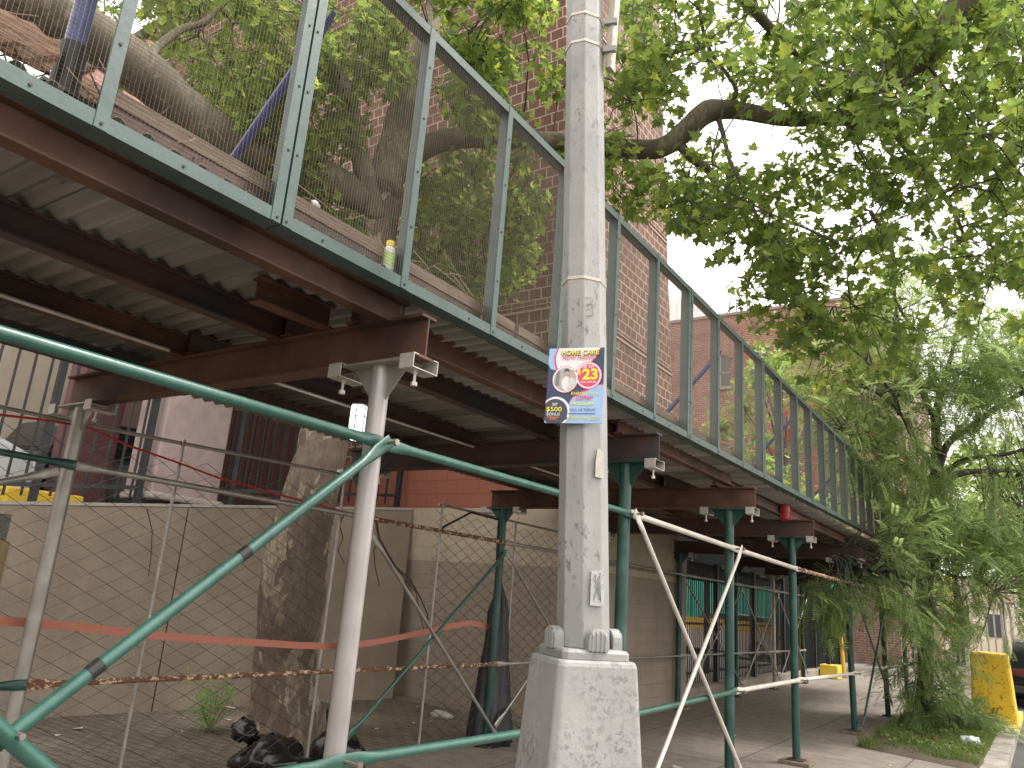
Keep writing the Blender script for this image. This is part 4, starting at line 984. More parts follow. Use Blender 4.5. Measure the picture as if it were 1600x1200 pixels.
# litter on the ground
random.seed(31); lt=MB()
for i in range(100):
    if i<60: p=V((random.uniform(-8.4,-5.4),random.uniform(3.5,9),.006))
    else: p=V((random.uniform(-5.2,-1.3),random.uniform(7,24),.002))
    s=random.uniform(.008,.035) if i%12 else random.uniform(.05,.09); a=random.uniform(0,6.3)
    q=[p+V((math.cos(a+k*1.57+random.uniform(-.4,.4))*s,math.sin(a+k*1.57+random.uniform(-.4,.4))*s,random.uniform(0,s*.4))) for k in range(4)]
    lt.add(q,[(0,1,2),(0,2,3)])
single('ground_litter',lt,flat('litter_pale',(.5,.47,.42),.8),None,None,(-6,6,0),kind='stuff')
p=onZ(690,1122,0)
single('plastic_sack',blob((p.x,p.y,.03),(.16,.07,.05),14,.7,18,10),flat('grey_plastic',(.4,.39,.36),.4),'crumpled grey plastic sheet on the yard paving','plastic',(p.x,p.y,0),smooth=True)
p=onZ(1517,1170,0)
single('plastic_bag',blob((p.x,p.y,.07),(.11,.2,.09),16,.8,20,12),flat('white_bag',(.62,.66,.68),.35),'white plastic bag lying in the grass by the kerb','bag',(p.x,p.y,0),smooth=True)
# ================================================================ PERSON
def person(loc):
    t=Thing('person','person walking away in a mint shirt and dark blue shorts with an orange bag','person',loc)
    L=V(loc)
    P={'pel':(0,0,.93),'wai':(0,0,1.08),'chs':(0,0,1.3),'nk':(0,.0,1.47),'hd':(0,.01,1.58),'ht':(0,.01,1.72)}
    vs=[(0,0,.93),(0,0,1.08),(0,.0,1.30),(0,0,1.45),(0,.01,1.53),(0,.01,1.64),(0,.01,1.74),
        (.10,0,.90),(.11,.10,.50),(.11,.02,.09),(.11,.16,.03),(-.10,0,.90),(-.11,-.06,.50),(-.11,-.22,.12),(-.11,-.10,.03),
        (.19,0,1.40),(.25,-.05,1.13),(.24,.08,.90),(.24,.14,.82),(-.19,0,1.40),(-.25,.06,1.13),(-.24,.14,.92),(-.24,.20,.85)]
    es=[(0,1),(1,2),(2,3),(3,4),(4,5),(5,6),(0,7),(7,8),(8,9),(9,10),(0,11),(11,12),(12,13),(13,14),(3,15),(15,16),(16,17),(17,18),(3,19),(19,20),(20,21),(21,22)]
    rad=[.13,.12,.14,.07,.055,.095,.07,.09,.06,.04,.035,.09,.06,.04,.035,.06,.042,.03,.03,.06,.042,.03,.03]
    me=bpy.data.meshes.new('body'); me.from_pydata(vs,es,[]); ob=bpy.data.objects.new('body',me); COL.objects.link(ob); ob.parent=t.o
    sk=ob.modifiers.new('skin','SKIN'); 
    for i,r in enumerate(rad): me.skin_vertices[0].data[i].radius=(r,r)
    me.skin_vertices[0].data[0].use_root=True
    sd=ob.modifiers.new('sub','SUBSURF'); sd.levels=sd.render_levels=2
    me.materials.append(flat('skin',(.42,.24,.17),.6))
    # head shape over the skinned stub keeps one body; clothing follows
    def shell(name,rs,mat):
        mb=MB(); mb.rings([[V(c)+L+V((math.cos(2*PI*k/14)*rx,math.sin(2*PI*k/14)*ry,0)) for k in range(14)] for c,rx,ry in rs]); return t.part(name,mb,mat,smooth='auto')
    sh=flat('mint_shirt',(.42,.60,.50),.8)
    shell('shirt',[((0,0,.86),.19,.14),((0,0,1.05),.17,.135),((0,0,1.3),.2,.15),((0,0,1.42),.17,.11),((0,0,1.47),.08,.075)],sh)
    for s,y in ((1,-.03),(-1,.04)):
        shell('sleeve',[((s*.16,0,1.42),.075,.075),((s*.235,y*.7,1.24),.07,.065),((s*.245,y,1.17),.068,.063)],sh)
    sb=flat('navy_shorts',(.02,.03,.09),.8)
    shell('shorts',[((0,0,.98),.18,.14),((0,0,.84),.2,.15)],sb)
    for s,y in ((1,.07),(-1,-.04)): shell('shorts_leg',[((s*.1,0,.9),.105,.12),((s*.11,y,.58),.1,.1)],sb)
    shell('hair',[((0,-.01,1.6),.085,.09),((0,-.015,1.68),.098,.105),((0,-.01,1.75),.08,.085),((0,0,1.79),.03,.03)],flat('brown_hair',(.09,.035,.02),.8))
    for s,y,z in ((1,.10,.0),(-1,-.16,.0)): shell('shoe',[((s*.11,y,.003),.05,.12),((s*.11,y,.05),.05,.12),((s*.11,y-.03,.1),.04,.06)],flat('dark_shoe',(.04,.04,.04),.7))
    return t
pq=onZ(1428,1058,0); PT=person((pq.x+.2,pq.y,0.0))
t2=Thing('backpack','small orange backpack worn by the walking person','backpack',(pq.x+.2,pq.y-.2,1.1))
t2.part('pack',MB().box(pq.x+.08,pq.x+.32,pq.y-.28,pq.y-.14,1.12,1.44),flat('orange_pack',(.6,.25,.03),.7),bevel=.04)
t2.part('strap',MB().tube([(pq.x+.3,pq.y-.15,1.4),(pq.x+.3,pq.y-.02,1.47),(pq.x+.3,pq.y+.13,1.4)],.015,6),flat('pack_strap',(.4,.3,.03),.7))
# silver picket fence, far along the verge
t=Thing('picket_fence','silver grey bar fence across the sidewalk beyond the honey locust','fence',(-2,27,0),'far fences')
k=MB(); X=-3.0
while X<-.9: k.box(X-.02,X+.02,24.98,25.02,.1,2.3); X+=.17
t.part('bar',k,M['clamp']); t.part('rail',MB().box(-3.05,-.9,25.02,25.06,.2,.26),M['clamp']); t.part('rail',MB().box(-3.05,-.9,25.02,25.06,2.15,2.21),M['clamp'])
for X in (-3.05,-.9): t.part('fence_post',MB().box(X-.04,X+.04,24.96,25.04,0,2.45),M['clamp'])
t=Thing('construction_sign','yellow slatted warning board leaning among the far fence bars','sign',(-1.9,23,0))
a_=onY(1480,905,23); b_=onY(1488,995,23)
kk=MB()
for j in range(9): 
    q=V((a_.x,23,a_.z)).lerp(V((b_.x,23,b_.z)),j/8); kk.box(q.x-.1,q.x+.1,22.99,23.01,q.z-.05,q.z+.05)
t.part('slat',kk,flat('warning_yellow',(.85,.7,.05),.5)); t.part('leg',MB().box(b_.x-.03,b_.x+.03,23.01,23.05,0,a_.z),M['galv'])
# ================================================================ TREES
def barkmat(name,cs,sc=6):
    m,n,l,b=newmat(name); co=coords(n,l,(1,1,.45))
    v=n.new('ShaderNodeTexVoronoi'); v.inputs['Scale'].default_value=sc
    ds=n.new('ShaderNodeVectorMath'); ds.operation='ADD'; nz=n.new('ShaderNodeTexNoise'); nz.inputs['Scale'].default_value=sc*1.3; l.new(co,nz.inputs['Vector'])
    scv=n.new('ShaderNodeVectorMath'); scv.operation='SCALE'; scv.inputs['Scale'].default_value=.35; l.new(nz.outputs[1],scv.inputs[0]); l.new(co,ds.inputs[0]); l.new(scv.outputs[0],ds.inputs[1]); l.new(ds.outputs[0],v.inputs['Vector'])
    sp=n.new('ShaderNodeSeparateColor'); l.new(v.outputs['Color'],sp.inputs[0])
    cr=n.new('ShaderNodeValToRGB'); cr.color_ramp.interpolation='CONSTANT'; e=cr.color_ramp.elements
    while len(e)<len(cs): e.new(.5)
    for i,c in enumerate(cs): e[i].position=i/len(cs); e[i].color=rgb(c)
    l.new(sp.outputs[0],cr.inputs[0])
    c=mixc(n,l,ramp(n,l,noise(n,l,co,25,6),.3,.75),cr.outputs[0],tuple(x*.55 for x in cs[1]))
    l.new(c,b.inputs['Base Color']); b.inputs['Roughness'].default_value=.85
    bump(n,l,noise(n,l,co,18,8,.7),b,.8,.02); return m
BARK=barkmat('plane_bark',[(.10,.07,.05),(.15,.11,.08),(.27,.215,.15),(.11,.085,.06),(.38,.31,.22),(.16,.125,.09)])
BARKL=barkmat('limb_bark',[(.13,.11,.08),(.19,.16,.115),(.26,.22,.16),(.15,.125,.09)],5)
BARKD=barkmat('locust_bark',[(.065,.053,.047),(.09,.075,.066),(.12,.10,.09)],9)
def limb(mb,pts,rad,n=12,sub=5,rough=.06,seed=0):
    """smooth tapered limb through the points with an uneven surface"""
    P=[V(p) for p in pts]; Q=[];Rr=[]
    for i in range(len(P)-1):
        p0=P[max(i-1,0)];p1=P[i];p2=P[i+1];p3=P[min(i+2,len(P)-1)]
        for k in range(sub):
            t=k/sub; t2=t*t;t3=t2*t
            Q.append(.5*((2*p1)+(p2-p0)*t+(2*p0-5*p1+4*p2-p3)*t2+(3*p1-p0-3*p2+p3)*t3)); Rr.append(rad[i]*(1-t)+rad[i+1]*t)
    Q.append(P[-1]);Rr.append(rad[-1])
    b=len(mb.v); mb.tube(Q,Rr,n)
    for i in range(len(Q)):
        for j in range(n):
            v=V(mb.v[b+i*n+j]); d=v-Q[i]; k=1+rough*2.2*mnoise.noise(v*1.6+V((seed,0,0)))+rough*mnoise.noise(v*6)
            mb.v[b+i*n+j]=tuple(Q[i]+d*k)
    return Q
def leaf_pts(kind):
    if kind=='plane':
        o=[(0,.02),(.16,-.04),(.44,.02),(.33,.17),(.58,.46),(.30,.42),(.20,.45),(.22,.66),(.11,.70),(0,1.0)]
        return o
    return [(0,0),(.3,.3),(.28,.62),(0,1)]
PL=leaf_pts('plane')
def add_leaf(mb,p,d,nrm,s,fold=.25):
    d=d.normalized(); x=d.cross(nrm).normalized(); n=x.cross(d)
    b=len(mb.v); k=len(PL)
    for (a,c) in PL: mb.v.append(tuple(p+d*(c*s)+x*(a*s)+n*(abs(a)*s*fold-c*c*s*.12)))
    for (a,c) in PL[1:-1]: mb.v.append(tuple(p+d*(c*s)-x*(a*s)+n*(abs(a)*s*fold-c*c*s*.12)))
    # two halves as fans about mid vein
    mb.f.append(tuple(b+i for i in range(k)))
    mb.f.append((b,b+k-1)+tuple(b+k+i for i in range(k-3,-1,-1)))
def rv(): return V((random.gauss(0,1),random.gauss(0,1),random.gauss(0,1))).normalized()
def inpoly(x,y,P):
    c=False; j=len(P)-1
    for i in range(len(P)):
        if (P[i][1]>y)!=(P[j][1]>y) and x<(P[j][0]-P[i][0])*(y-P[i][1])/(P[j][1]-P[i][1])+P[i][0]: c=not c
        j=i
    return c
def hole(x,y,H):
    for (a,b,rx,ry) in H:
        if ((x-a)/rx)**2+((y-b)/ry)**2<1: return True
    return False
# ---------------------------------------------------------------- plane tree
random.seed(42)
pt=Thing('plane_tree','big mottled plane tree growing in the yard up past the deck and over the street','tree',(-6.55,5.85,0))
tk=MB()
path=[(-6.66,5.93,-.05),(-6.66,5.91,.25),(-6.63,5.82,.8),(-6.52,5.67,1.62),(-6.45,5.66,2.3),(-6.45,5.75,3.07)]
p5=onX(577,400,-6.5); p6=onX(598,290,-6.5); path+=[(-6.46,5.95,4.3),tuple(p5),tuple(p6)]
Q=limb(tk,path,[.44,.37,.33,.315,.29,.27,.26,.27,.27],28,6,.09)
pt.part('trunk',tk,BARK,smooth=True)
def L(name,pix,rad,mat=BARKL,n=12,start=None,sub=6):
    mb=MB(); P=([V(start)] if start else [])+[pd(*q) for q in pix]
    limb(mb,P,rad,n,sub,.07,len(P)); pt.part(name,mb,mat,smooth=True); return P
limbs=[]
limbs.append(L('limb',[(596,300,9.5),(612,240,9.8),(628,180,10),(650,110,10.3),(675,30,10.8),(700,-60,11.2)],[.24,.21,.19,.16,.14,.12]))
limbs.append(L('limb',[(600,290,9.6),(650,240,9.8),(700,218,9.9),(790,218,9.9),(880,222,9.7),(960,232,9.5),(1030,232,9.4),(1070,205,9.4),(1105,175,9.4),(1150,172,9.5),(1230,185,9.6),(1310,186,9.8),(1390,195,10)],[.17,.15,.135,.125,.12,.115,.125,.13,.135,.115,.095,.08,.05]))
limbs.append(L('limb',[(570,310,9.4),(520,285,9.2),(455,258,9.0),(400,235,8.6),(330,205,8.1),(250,140,7.5),(170,75,7.0),(60,0,6.5),(-80,-90,6)],[.2,.21,.22,.22,.22,.23,.24,.24,.24]))
limbs.append(L('limb',[(585,340,9.45),(560,230,9.2),(545,160,9.0),(520,100,9.0),(470,40,8.8),(440,-40,8.8)],[.15,.11,.09,.07,.055,.04]))
limbs.append(L('limb',[(232,104,7.4),(245,75,7.6),(285,45,7.8),(325,30,8.0),(390,-40,8.2)],[.05,.042,.035,.03,.02],n=8))
# limb coming over from the top right
limbs.append(L('limb',[(1330,140,8.6),(1385,120,8.4),(1440,90,8.2),(1480,40,8.0),(1560,-60,7.8)],[.06,.10,.13,.15,.17]))
limbs.append(L('limb',[(1390,195,10),(1420,235,10.2),(1450,270,10.4),(1490,330,10.6),(1510,380,10.8)],[.06,.055,.045,.03,.02],n=8))
limbs.append(L('limb',[(1120,178,9.45),(1130,210,9.3),(1140,250,9.2),(1155,280,9.2),(1170,310,9.2),(1185,345,9.2),(1200,400,9.3)],[.035,.03,.026,.024,.02,.016,.01],n=7))
limbs.append(L('limb',[(1060,225,9.4),(1085,250,9.4),(1110,270,9.5),(1125,320,9.6),(1130,370,9.7)],[.06,.055,.05,.035,.02],n=8))
limbs.append(L('limb',[(1130,172,9.5),(1150,140,9.4),(1110,80,9.2),(1095,30,9.0),(1090,-30,9)],[.03,.028,.025,.02,.015],n=7))
limbs.append(L('limb',[(1250,90,9.2),(1200,40,9.0),(1150,-20,8.8)],[.03,.06,.08],n=8))
limbs.append(L('limb',[(1500,500,11.5),(1440,520,11.2),(1400,470,10.8),(1400,430,10.6),(1390,380,10.4),(1360,330,10.2)],[.01,.015,.02,.025,.03,.03],n=7))
allp=[p for P in limbs for p in P]
leaves=MB(); twigs=MB(); near=[]
def cluster(c,nl,size,spread,drop=.3):
    """a short twig with leaves set round it"""
    d=(rv()+V((0,0,-drop))).normalized(); Lt=spread; p=c-d*Lt*.5; pts=[p]
    for s in range(3): d=(d+rv()*.3).normalized(); pts.append(pts[-1]+d*Lt/3)
    twigs.tube(pts,[.006,.005,.004,.002],4)
    for k in range(nl):
        s=random.random(); i=min(2,int(s*3)); q=pts[i].lerp(pts[i+1],s*3-i)
        ld=(rv()+d*.5+V((0,0,-.35))).normalized(); q2=q+ld*random.uniform(.03,.10)
        nr=(V((0,0,1))+rv()*.75).normalized()
        add_leaf(leaves,q2,ld+rv()*.2,nr,size*random.uniform(.55,1.15),random.uniform(.05,.4))
    return pts[0]
holes=[(1000,232,75,24),(1075,200,48,34),(1150,178,60,22),(1215,188,40,20),(1085,160,62,40),(1195,228,62,36),(1130,128,40,18),(1342,298,16,16),(1455,365,42,20),(1545,205,22,22),(1400,150,26,10),(1185,38,22,20),(1300,350,30,14),(1135,430,75,52),(1075,390,44,34),(1235,440,46,24),(1010,180,28,20),(1020,390,40,60),(1180,60,12,20)]
def fill(P,n,dr,size,H=(),nl=(6,10),spread=.38,soft=0):
    xs=[p[0] for p in P]; ys=[p[1] for p in P]; k=0; g=0
    while k<n and g<n*60:
        g+=1; x=random.uniform(min(xs),max(xs)); y=random.uniform(min(ys),max(ys))
        if not inpoly(x,y,P) or hole(x,y,H): continue
        if soft and mnoise.noise(V((x/70,y/70,soft)))<-.12+random.uniform(-.1,.1): continue
        d=random.uniform(*dr); c=pd(x,y,d); 
        if c.z<3.05 and c.x<-1.9: continue
        s=cluster(c,random.randint(*nl),size,spread)
        near.append(s); k+=1
A=[(955,-80),(1750,-80),(1750,470),(1560,430),(1480,400),(1400,440),(1300,420),(1240,440),(1120,400),(1060,350),(1010,280),(960,120)]
fill(A,1150,(7.6,11.2),.14,holes,spread=.34)
fill([(1150,-100),(1750,-100),(1750,250),(1400,210),(1180,120)],330,(6.6,10.5),.14,holes)
fill([(1060,240),(1260,330),(1300,430),(1230,470),(1180,420),(1100,400),(1050,330)],90,(8.5,10.5),.14,holes,soft=4)
fill([(1200,400),(1420,420),(1440,520),(1420,590),(1300,600),(1230,560),(1130,470)],95,(8.8,10.6),.15,(),soft=3)
fill([(1180,440),(1290,440),(1330,560),(1230,540)],24,(8.2,9.6),.17)
fill([(1400,370),(1620,380),(1620,520),(1480,500)],46,(8.6,11),.17,[(1570,470,45,40)])
# in front of the brick face, above and through the mesh
fill([(640,-60),(850,-60),(850,60),(790,120),(840,260),(720,190),(660,90)],250,(8.6,10.4),.14,(),soft=1)
fill([(830,120),(1060,60),(1060,330),(960,330),(860,230)],105,(8.2,10.2),.145,(),soft=5)
fill([(640,250),(760,220),(850,290),(850,380),(800,470),(690,480),(630,420)],260,(9.4,11.0),.135,())
fill([(690,330),(840,300),(800,440),(700,460)],70,(9.6,10.8),.13)
fill([(180,-60),(520,-60),(520,120),(470,240),(330,180),(250,60)],300,(7.9,10.4),.125,(),soft=8)
fill([(380,120),(600,0),(640,60),(610,200),(560,220),(500,260),(470,330),(400,250)],300,(8.3,10.3),.125,(),soft=2)
fill([(440,260),(560,340),(560,400),(470,380),(430,300)],90,(8.8,10.3),.125)
fill([(0,-60),(200,-60),(130,60),(60,30),(0,20)],12,(7.5,9),.13,(),soft=4)
fill([(100,-60),(260,-60),(260,60),(200,120),(120,60)],18,(8.2,10),.14,(),soft=4)
# beyond the crop, so the crown goes on overhead
fill([(900,-420),(1700,-420),(1700,-80),(900,-80)],40,(6.5,9.5),.2)
fill([(100,-380),(900,-380),(900,-60),(100,-60)],40,(8,10.5),.2)
LM=leafmat('plane_leaf',[(.07,.11,.038),(.105,.155,.045),(.15,.205,.055),(.085,.13,.042),(.24,.29,.07)],.6)
pt.part('crown',leaves,LM)
# branchlets from limbs to the twigs
random.seed(8); br=MB(); nodes=[p.copy() for p in allp]
dense=[]
for P in limbs:
    for i in range(len(P)-1):
        for k in range(4): dense.append(P[i].lerp(P[i+1],k/4))
for i,s in enumerate(near):
    if i%3: continue
    best=min(dense,key=lambda q:(q-s).length)
    dd=(best-s).length
    if dd<.1 or dd>3.5: continue
    mid=best.lerp(s,.5)+rv()*dd*.12+V((0,0,dd*.08)); r0=.006+.006*dd
    br.tube([best,best.lerp(mid,.5)+rv()*.03,mid,mid.lerp(s,.5)+rv()*.04,s],[r0,r0*.8,r0*.6,.006,.004],5)
    if i%2==0: dense.append(mid)
pt.part('branch',br,BARKD); pt.part('twig',twigs,BARKD)
# ---------------------------------------------------------------- honey locust
def frond(mb,p,d,L_,np_=9):
    d=d.normalized(); s=d.cross((V((0,0,1))+rv()*.5)).normalized(); n=s.cross(d); b=len(mb.v)
    cu=-.25
    for k in range(np_):
        t=(k+1)/np_; q=p+d*(L_*t)+n*(cu*L_*t*t); w=L_*.25*(1-.35*abs(t-.45)); hw=L_*.05
        for sg in (-1,1):
            a=(s*sg+d*.45).normalized(); c=d; b=len(mb.v)
            mb.v+= [tuple(q-c*hw*.4),tuple(q+a*w*.5+c*hw),tuple(q+a*w),tuple(q+a*w*.5-c*hw)]
            mb.f.append((b,b+1,b+2,b+3))
def locust(root,label,limbspx,fills,col,depth_scale=1,fsize=.30):
    t=Thing('honey_locust_tree',label,'tree',root); L2=[]
    tr=MB()
    for j,(pix,rad) in enumerate(limbspx):
        P=[pd(*q) if len(q)==3 else V(q) for q in pix]
        if j==0: 
            P=[V(root)+V((0,0,-.02))]+P; rad=[rad[0]*1.35]+rad
            mb=MB(); limb(mb,P,rad,16,6,.09); t.part('trunk',mb,BARKD,smooth=True)
        else:
            mb=MB(); limb(mb,P,rad,8,5,.08,j); t.part('limb',mb,BARKD,smooth=True)
        L2.append(P)
    dn=[]
    for P in L2:
        for i in range(len(P)-1):
            for k in range(5): dn.append(P[i].lerp(P[i+1],k/5))
    fm=MB(); tb=MB()
    for (poly_,n,dr,H,soft) in fills:
        xs=[p[0] for p in poly_]; ys=[p[1] for p in poly_]; k=0;g=0
        while k<n and g<n*50:
            g+=1; x=random.uniform(min(xs),max(xs)); y=random.uniform(min(ys),max(ys))
            if not inpoly(x,y,poly_) or hole(x,y,H): continue
            if soft and mnoise.noise(V((x/45,y/30,soft)))<-.1+random.uniform(-.12,.12): continue
            c=pd(x,y,random.uniform(*dr)); 
            if c.z<.12: continue
            if c.x<-1.9 and 2.4<c.z<4.0 and c.x<-2.0 : continue
            k+=1
            best=min(dn,key=lambda q:(q-c).length_squared); dd=(best-c)
            out=(c-best).normalized() if dd.length>.05 else rv()
            d=(out+V((0,0,-.25))+rv()*.35).normalized(); Lt=random.uniform(.35,.6); pts=[c,c+d*Lt*.5,c+d*Lt+V((0,0,-.06))]
            tb.tube(pts,[.005,.004,.002],4)
            if k%3==0 and dd.length<2.6:
                mid=best.lerp(c,.5)+rv()*.08+V((0,0,.08)); tb.tube([best,mid,c],[.006+.006*dd.length,.008,.005],5)
            for q in range(7):
                a=pts[0].lerp(pts[2],(q+.5)/6); fd=(d*.7+rv()*.8+V((0,0,-.1))).normalized()
                frond(fm,a,fd,fsize*random.uniform(.6,1.15))
    t.part('crown',fm,col); t.part('twig',tb,BARKD); return t
random.seed(77)
FL=leafmat('locust_leaf',[(.10,.15,.06),(.135,.19,.075),(.175,.235,.095),(.115,.165,.068),(.23,.29,.12)],.55)
D=13.0
lim=[([(1446,1060,D),(1444,960,D),(1448,900,D+.1),(1462,850,D+.2),(1464,790,D+.3),(1463,740,D+.3)],[.12,.115,.11,.13,.11,.12,.10]),
 ([(1463,745,D+.3),(1463,700,D+.4),(1462,650,D+.4),(1474,600,D+.5),(1490,540,D+.6),(1500,480,D+.7)],[.10,.085,.065,.05,.03,.02]),
 ([(1463,750,D+.3),(1480,695,D+.2),(1520,665,D+.1),(1560,635,D),(1610,608,D-.2),(1680,580,D-.3)],[.075,.06,.05,.045,.04,.03]),
 ([(1466,755,D+.3),(1490,728,D),(1520,715,D-.3),(1570,710,D-.6),(1640,690,D-1)],[.06,.045,.035,.03,.02]),
 ([(1466,750,D+.3),(1510,738,D+.4),(1560,735,D+.6),(1640,735,D+.8)],[.07,.055,.04,.025]),
 ([(1462,740,D+.3),(1448,715,D+.2),(1430,690,D),(1410,650,D-.3),(1380,620,D-.6),(1345,600,D-.9)],[.06,.05,.04,.035,.025,.015]),
 ([(1405,648,D-.3),(1398,620,D-.4),(1370,585,D-.6),(1350,560,D-.8)],[.035,.03,.02,.012]),
 ([(1460,760,D+.3),(1430,745,D+.3),(1395,715,D+.1),(1350,690,D-.2),(1310,670,D-.5)],[.05,.04,.035,.025,.015]),
 ([(1462,660,D+.4),(1440,610,D+.3),(1425,570,D+.2),(1420,530,D+.1)],[.05,.04,.03,.02]),
 ([(1448,900,D+.1),(1410,880,D-.3),(1370,868,D-.8),(1330,860,D-1.2),(1300,870,D-1.6)],[.03,.025,.02,.015,.01]),
 ([(1450,880,D+.1),(1490,900,D),(1530,905,D-.2),(1560,930,D-.4)],[.03,.025,.02,.012]),
 ([(1490,540,D+.6),(1525,510,D+.6),(1560,480,D+.6)],[.03,.02,.012]),]
gaps=[(1575,455,50,42),(1505,705,30,14),(1560,660,30,10),(1500,760,0.1,.1),(1545,600,22,9),(1590,770,26,14),(1500,640,22,12)]
fills=[([(1300,620),(1420,560),(1600,500),(1680,560),(1680,900),(1560,930),(1430,900),(1330,860),(1340,760)],680,(11.8,14.4),gaps,6),
 ([(1380,430),(1560,480),(1640,520),(1640,600),(1400,620),(1330,560)],300,(12.2,14.4),gaps,9),
 ([(1300,500),(1420,600),(1440,700),(1380,780),(1300,720),(1260,620)],150,(11.6,13.8),[(1320,640,25,25)],3),
 ([(1270,860),(1340,800),(1460,820),(1470,960),(1400,940),(1340,900),(1310,960),(1290,930)],160,(10.8,13.0),[(1450,880,24,75),(1400,960,30,20)],0),
 ([(1440,760),(1600,800),(1640,940),(1560,1000),(1470,980),(1430,880)],150,(12,14),[(1480,910,30,14),(1560,950,20,30),(1450,880,24,75)],5),
 ([(1430,900),(1470,930),(1485,1060),(1510,1120),(1480,1150),(1420,1140),(1410,1060),(1428,1000)],150,(12.1,13.6),(),0),
 ([(1480,1090),(1530,1110),(1560,1130),(1550,1150),(1500,1140)],36,(12.4,14),(),0)]
locust((-1.9,15.6,0),'slender honey locust with feathery leaves and shoots down its trunk, in the grass patch',lim,fills,FL,fsize=.27)
# ---------------------------------------------------------------- trees farther down the street: crowns of leafy clumps
def far_tree(c,h,rr,label,col,seed,nleaf=2600,ls=.32):
    random.seed(seed); t=Thing('street_tree',label,'tree',c,'trees down the street')
    c=V(c); tb=MB(); limb(tb,[c,c+V((.1,0,h*.25)),c+V((0,.1,h*.5)),c+V((.2,0,h*.8))],[.2,.16,.12,.04],10,4,.08); 
    br_=MB(); cl=[]
    for k in range(26):
        a=random.uniform(0,6.28); z=random.uniform(.35,1.0); q=math.sqrt(max(.05,1-((z-.62)/.42)**2)); r=rr*q*random.uniform(.45,1)
        e=c+V((math.cos(a)*r,math.sin(a)*r,h*z)); s=c+V((0,0,h*max(.25,z-.25))); br_.tube([s,s.lerp(e,.5)+V((0,0,.2)),e],[.06,.04,.015],5); cl.append(e)
    t.part('trunk',tb,BARKD,smooth=True); t.part('branch',br_,BARKD)
    lf=MB()
    for k in range(nleaf):
        e=random.choice(cl); p=e+rv()*abs(random.gauss(0,rr*.24)); add_leaf(lf,p,rv(),(V((0,0,1))+rv()).normalized(),ls*random.uniform(.5,1.1))
    t.part('crown',lf,col)
F2=leafmat('street_leaf',[(.10,.15,.05),(.14,.20,.06),(.19,.26,.08),(.13,.18,.06)],.5)
far_tree((-.4,33,0),8.2,2.9,'light green tree filling the gap behind the honey locust','x' and F2,1,3600,.26)
far_tree((1.0,46,0),10,4.2,'pale green tree farther along the kerb','x' and F2,2,3200,.34)
far_tree((-3.4,43,0),9,3.2,'round green tree by the far bar fence','x' and F2,3,2600,.32)
far_tree((11.5,38,0),9,4.2,'full green tree across the street','x' and F2,4,2600,.34)
far_tree((-7.6,29.0,0),11,2.8,'tall leafy tree close in front of the arched brick windows','x' and F2,6,4200,.26)
# ---------------------------------------------------------------- yard weed
random.seed(13)
p=onZ(328,1145,0); t=Thing('weed','leafy green weed sprouting from the yard paving near the plane tree','plant',(p.x,p.y,0))
wl=MB(); ws=MB()
for k in range(9):
    d=(V((random.gauss(0,.35),random.gauss(0,.35),1))).normalized(); h=random.uniform(.25,.6); e=p+d*h; ws.tube([p,p+d*h*.5,e],[.006,.004,.002],5)
    for q in range(9):
        a=p.lerp(e,.25+.75*q/8); frond(wl,a,(rv()+V((0,0,.3))),.2,4)
t.part('stem',ws,flat('weed_stem',(.12,.2,.05),.7)); t.part('foliage',wl,leafmat('weed_leaf',[(.08,.19,.03),(.14,.28,.05)],.4))
# ---------------------------------------------------------------- grass patch at the kerb
random.seed(17)
def gpoly(x,y): 
    return (-2.2+.04*math.sin(y*5)<x<-.82) and (11.75+ (x+2.1)*-.35 <y<17.2)
sm=MB(); 
nx=14; ny=40; b=0
for j in range(ny+1):
    for i in range(nx+1):
        x=-2.22+1.41*i/nx; y=11.75+5.5*j/ny-(x+2.1)*.35*(1-j/ny); e=min(i,nx-i,j,ny-j); z=.003+(.03+.02*mnoise.noise(V((x*3,y*3,0))) if e>0 else 0)
        sm.v.append((x,y,z))
for j in range(ny):
    for i in range(nx): q=j*(nx+1)+i; sm.f.append((q,q+1,q+nx+2,q+nx+1))
struct('soil_patch',sm,groundmat('soil',(.06,.045,.03),(.10,.075,.05),6,bs=.6),smooth=True)
gb=MB()
for k in range(26000):
    x=random.uniform(-2.25,-.78); y=random.uniform(11.7,17.2)
    if not gpoly(x,y) and random.random()>.12: continue
    dn_=mnoise.noise(V((x*1.5,y*1.1,3)))
    if dn_<-.05 and random.random()<.8: continue
    h=random.uniform(.02,.12)*(1.1+1.4*dn_); a=random.uniform(0,6.28); w=random.uniform(.003,.006)
    u=V((math.cos(a),math.sin(a),0)); ln=V((random.gauss(0,.4),random.gauss(0,.4),1)).normalized(); b=len(gb.v); p=V((x,y,.02))
    gb.v+=[tuple(p-u*w),tuple(p+u*w),tuple(p+ln*h*.6+u*w*.6),tuple(p+ln*h*.6-u*w*.6),tuple(p+ln*h+V((ln.x,ln.y,-.2))*h*.35)]
    gb.f+=[(b,b+1,b+2,b+3),(b+3,b+2,b+4)]
for k in range(1500):
    x=random.uniform(-2.1,-.8); y=random.uniform(12.0,17)
    if not gpoly(x,y): continue
    add_leaf(gb,V((x,y,.03+random.uniform(0,.09))),rv(),(V((0,0,1))+rv()*.4).normalized(),random.uniform(.03,.07))
single('grass',gb,leafmat('grass_blade',[(.05,.09,.02),(.08,.13,.03),(.13,.17,.05),(.12,.12,.05)],.3),None,None,(-1.5,14,0),kind='stuff')
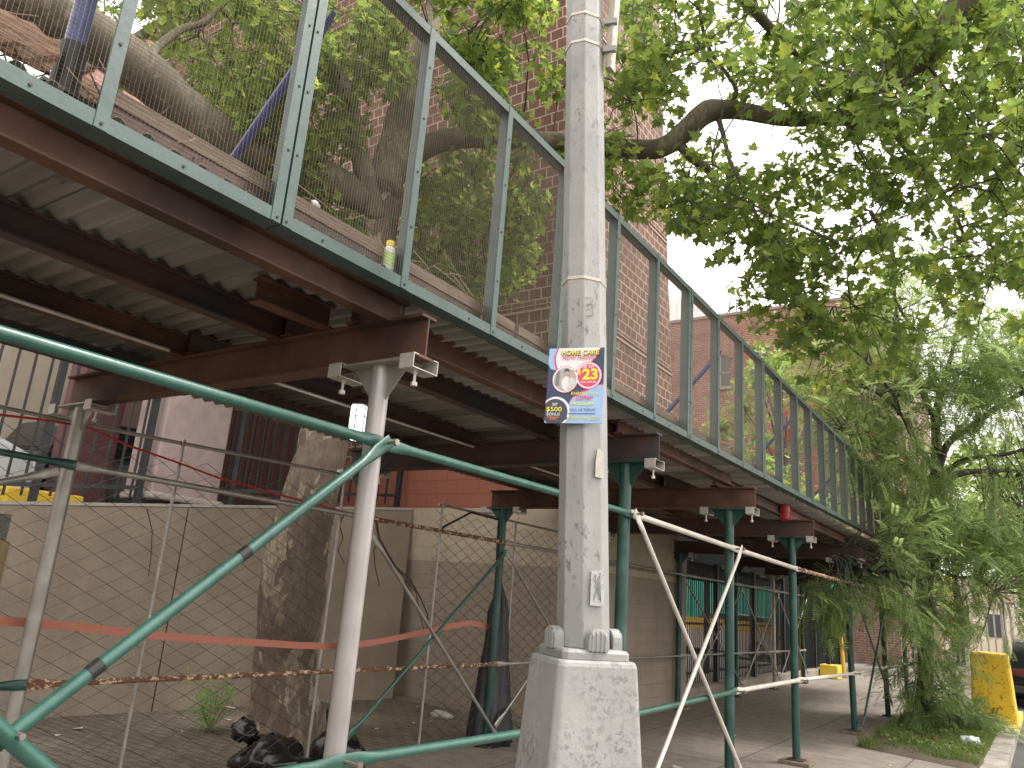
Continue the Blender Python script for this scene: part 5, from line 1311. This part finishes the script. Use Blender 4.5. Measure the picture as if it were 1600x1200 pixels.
# dry leaves on the sidewalk edge
# ================================================================ LIGHT
w=bpy.data.worlds.new('World'); scene.world=w; w.use_nodes=True; n=w.node_tree.nodes; l=w.node_tree.links
bg=n['Background']; sky=n.new('ShaderNodeTexSky'); sky.sky_type='NISHITA'; sky.sun_disc=False
SEL,SAZ=R(56),R(52)     # sun elevation; azimuth measured from +Y towards +X
sky.sun_elevation=SEL; sky.sun_rotation=SAZ; sky.air_density=1.2; sky.dust_density=4
# thin overcast veil: the blue sky mostly greyed out, a little uneven
hs=n.new('ShaderNodeHueSaturation'); hs.inputs['Saturation'].default_value=.22; l.new(sky.outputs[0],hs.inputs['Color'])
tc=n.new('ShaderNodeTexCoord'); nz=n.new('ShaderNodeTexNoise'); nz.inputs['Scale'].default_value=2.2; nz.inputs['Detail'].default_value=5; l.new(tc.outputs['Generated'],nz.inputs['Vector'])
mr=n.new('ShaderNodeMapRange'); mr.inputs[1].default_value=.3; mr.inputs[2].default_value=.7; mr.inputs[3].default_value=.35; mr.inputs[4].default_value=.7; l.new(nz.outputs[0],mr.inputs[0])
mx=n.new('ShaderNodeMix'); mx.data_type='RGBA'; l.new(mr.outputs[0],mx.inputs[0]); l.new(hs.outputs[0],mx.inputs[6]); mx.inputs[7].default_value=(18.2,17.2,15.9,1)
l.new(mx.outputs[2],bg.inputs[0]); bg.inputs[1].default_value=.13
sd=bpy.data.lights.new('sun','SUN'); sd.energy=2.3; sd.angle=R(12); sd.color=(1,.95,.87)
so=bpy.data.objects.new('sun',sd); COL.objects.link(so)
dirv=V((math.sin(SAZ)*math.cos(SEL),math.cos(SAZ)*math.cos(SEL),math.sin(SEL)))
so.rotation_euler=dirv.to_track_quat('Z','Y').to_euler(); so.location=dirv*60
scene.view_settings.view_transform='Standard'; scene.view_settings.look='None'; scene.view_settings.gamma=1
scene.view_settings.exposure=.78
scene.cycles.max_bounces=8; scene.cycles.diffuse_bounces=4; scene.cycles.transmission_bounces=4; scene.cycles.transparent_max_bounces=8
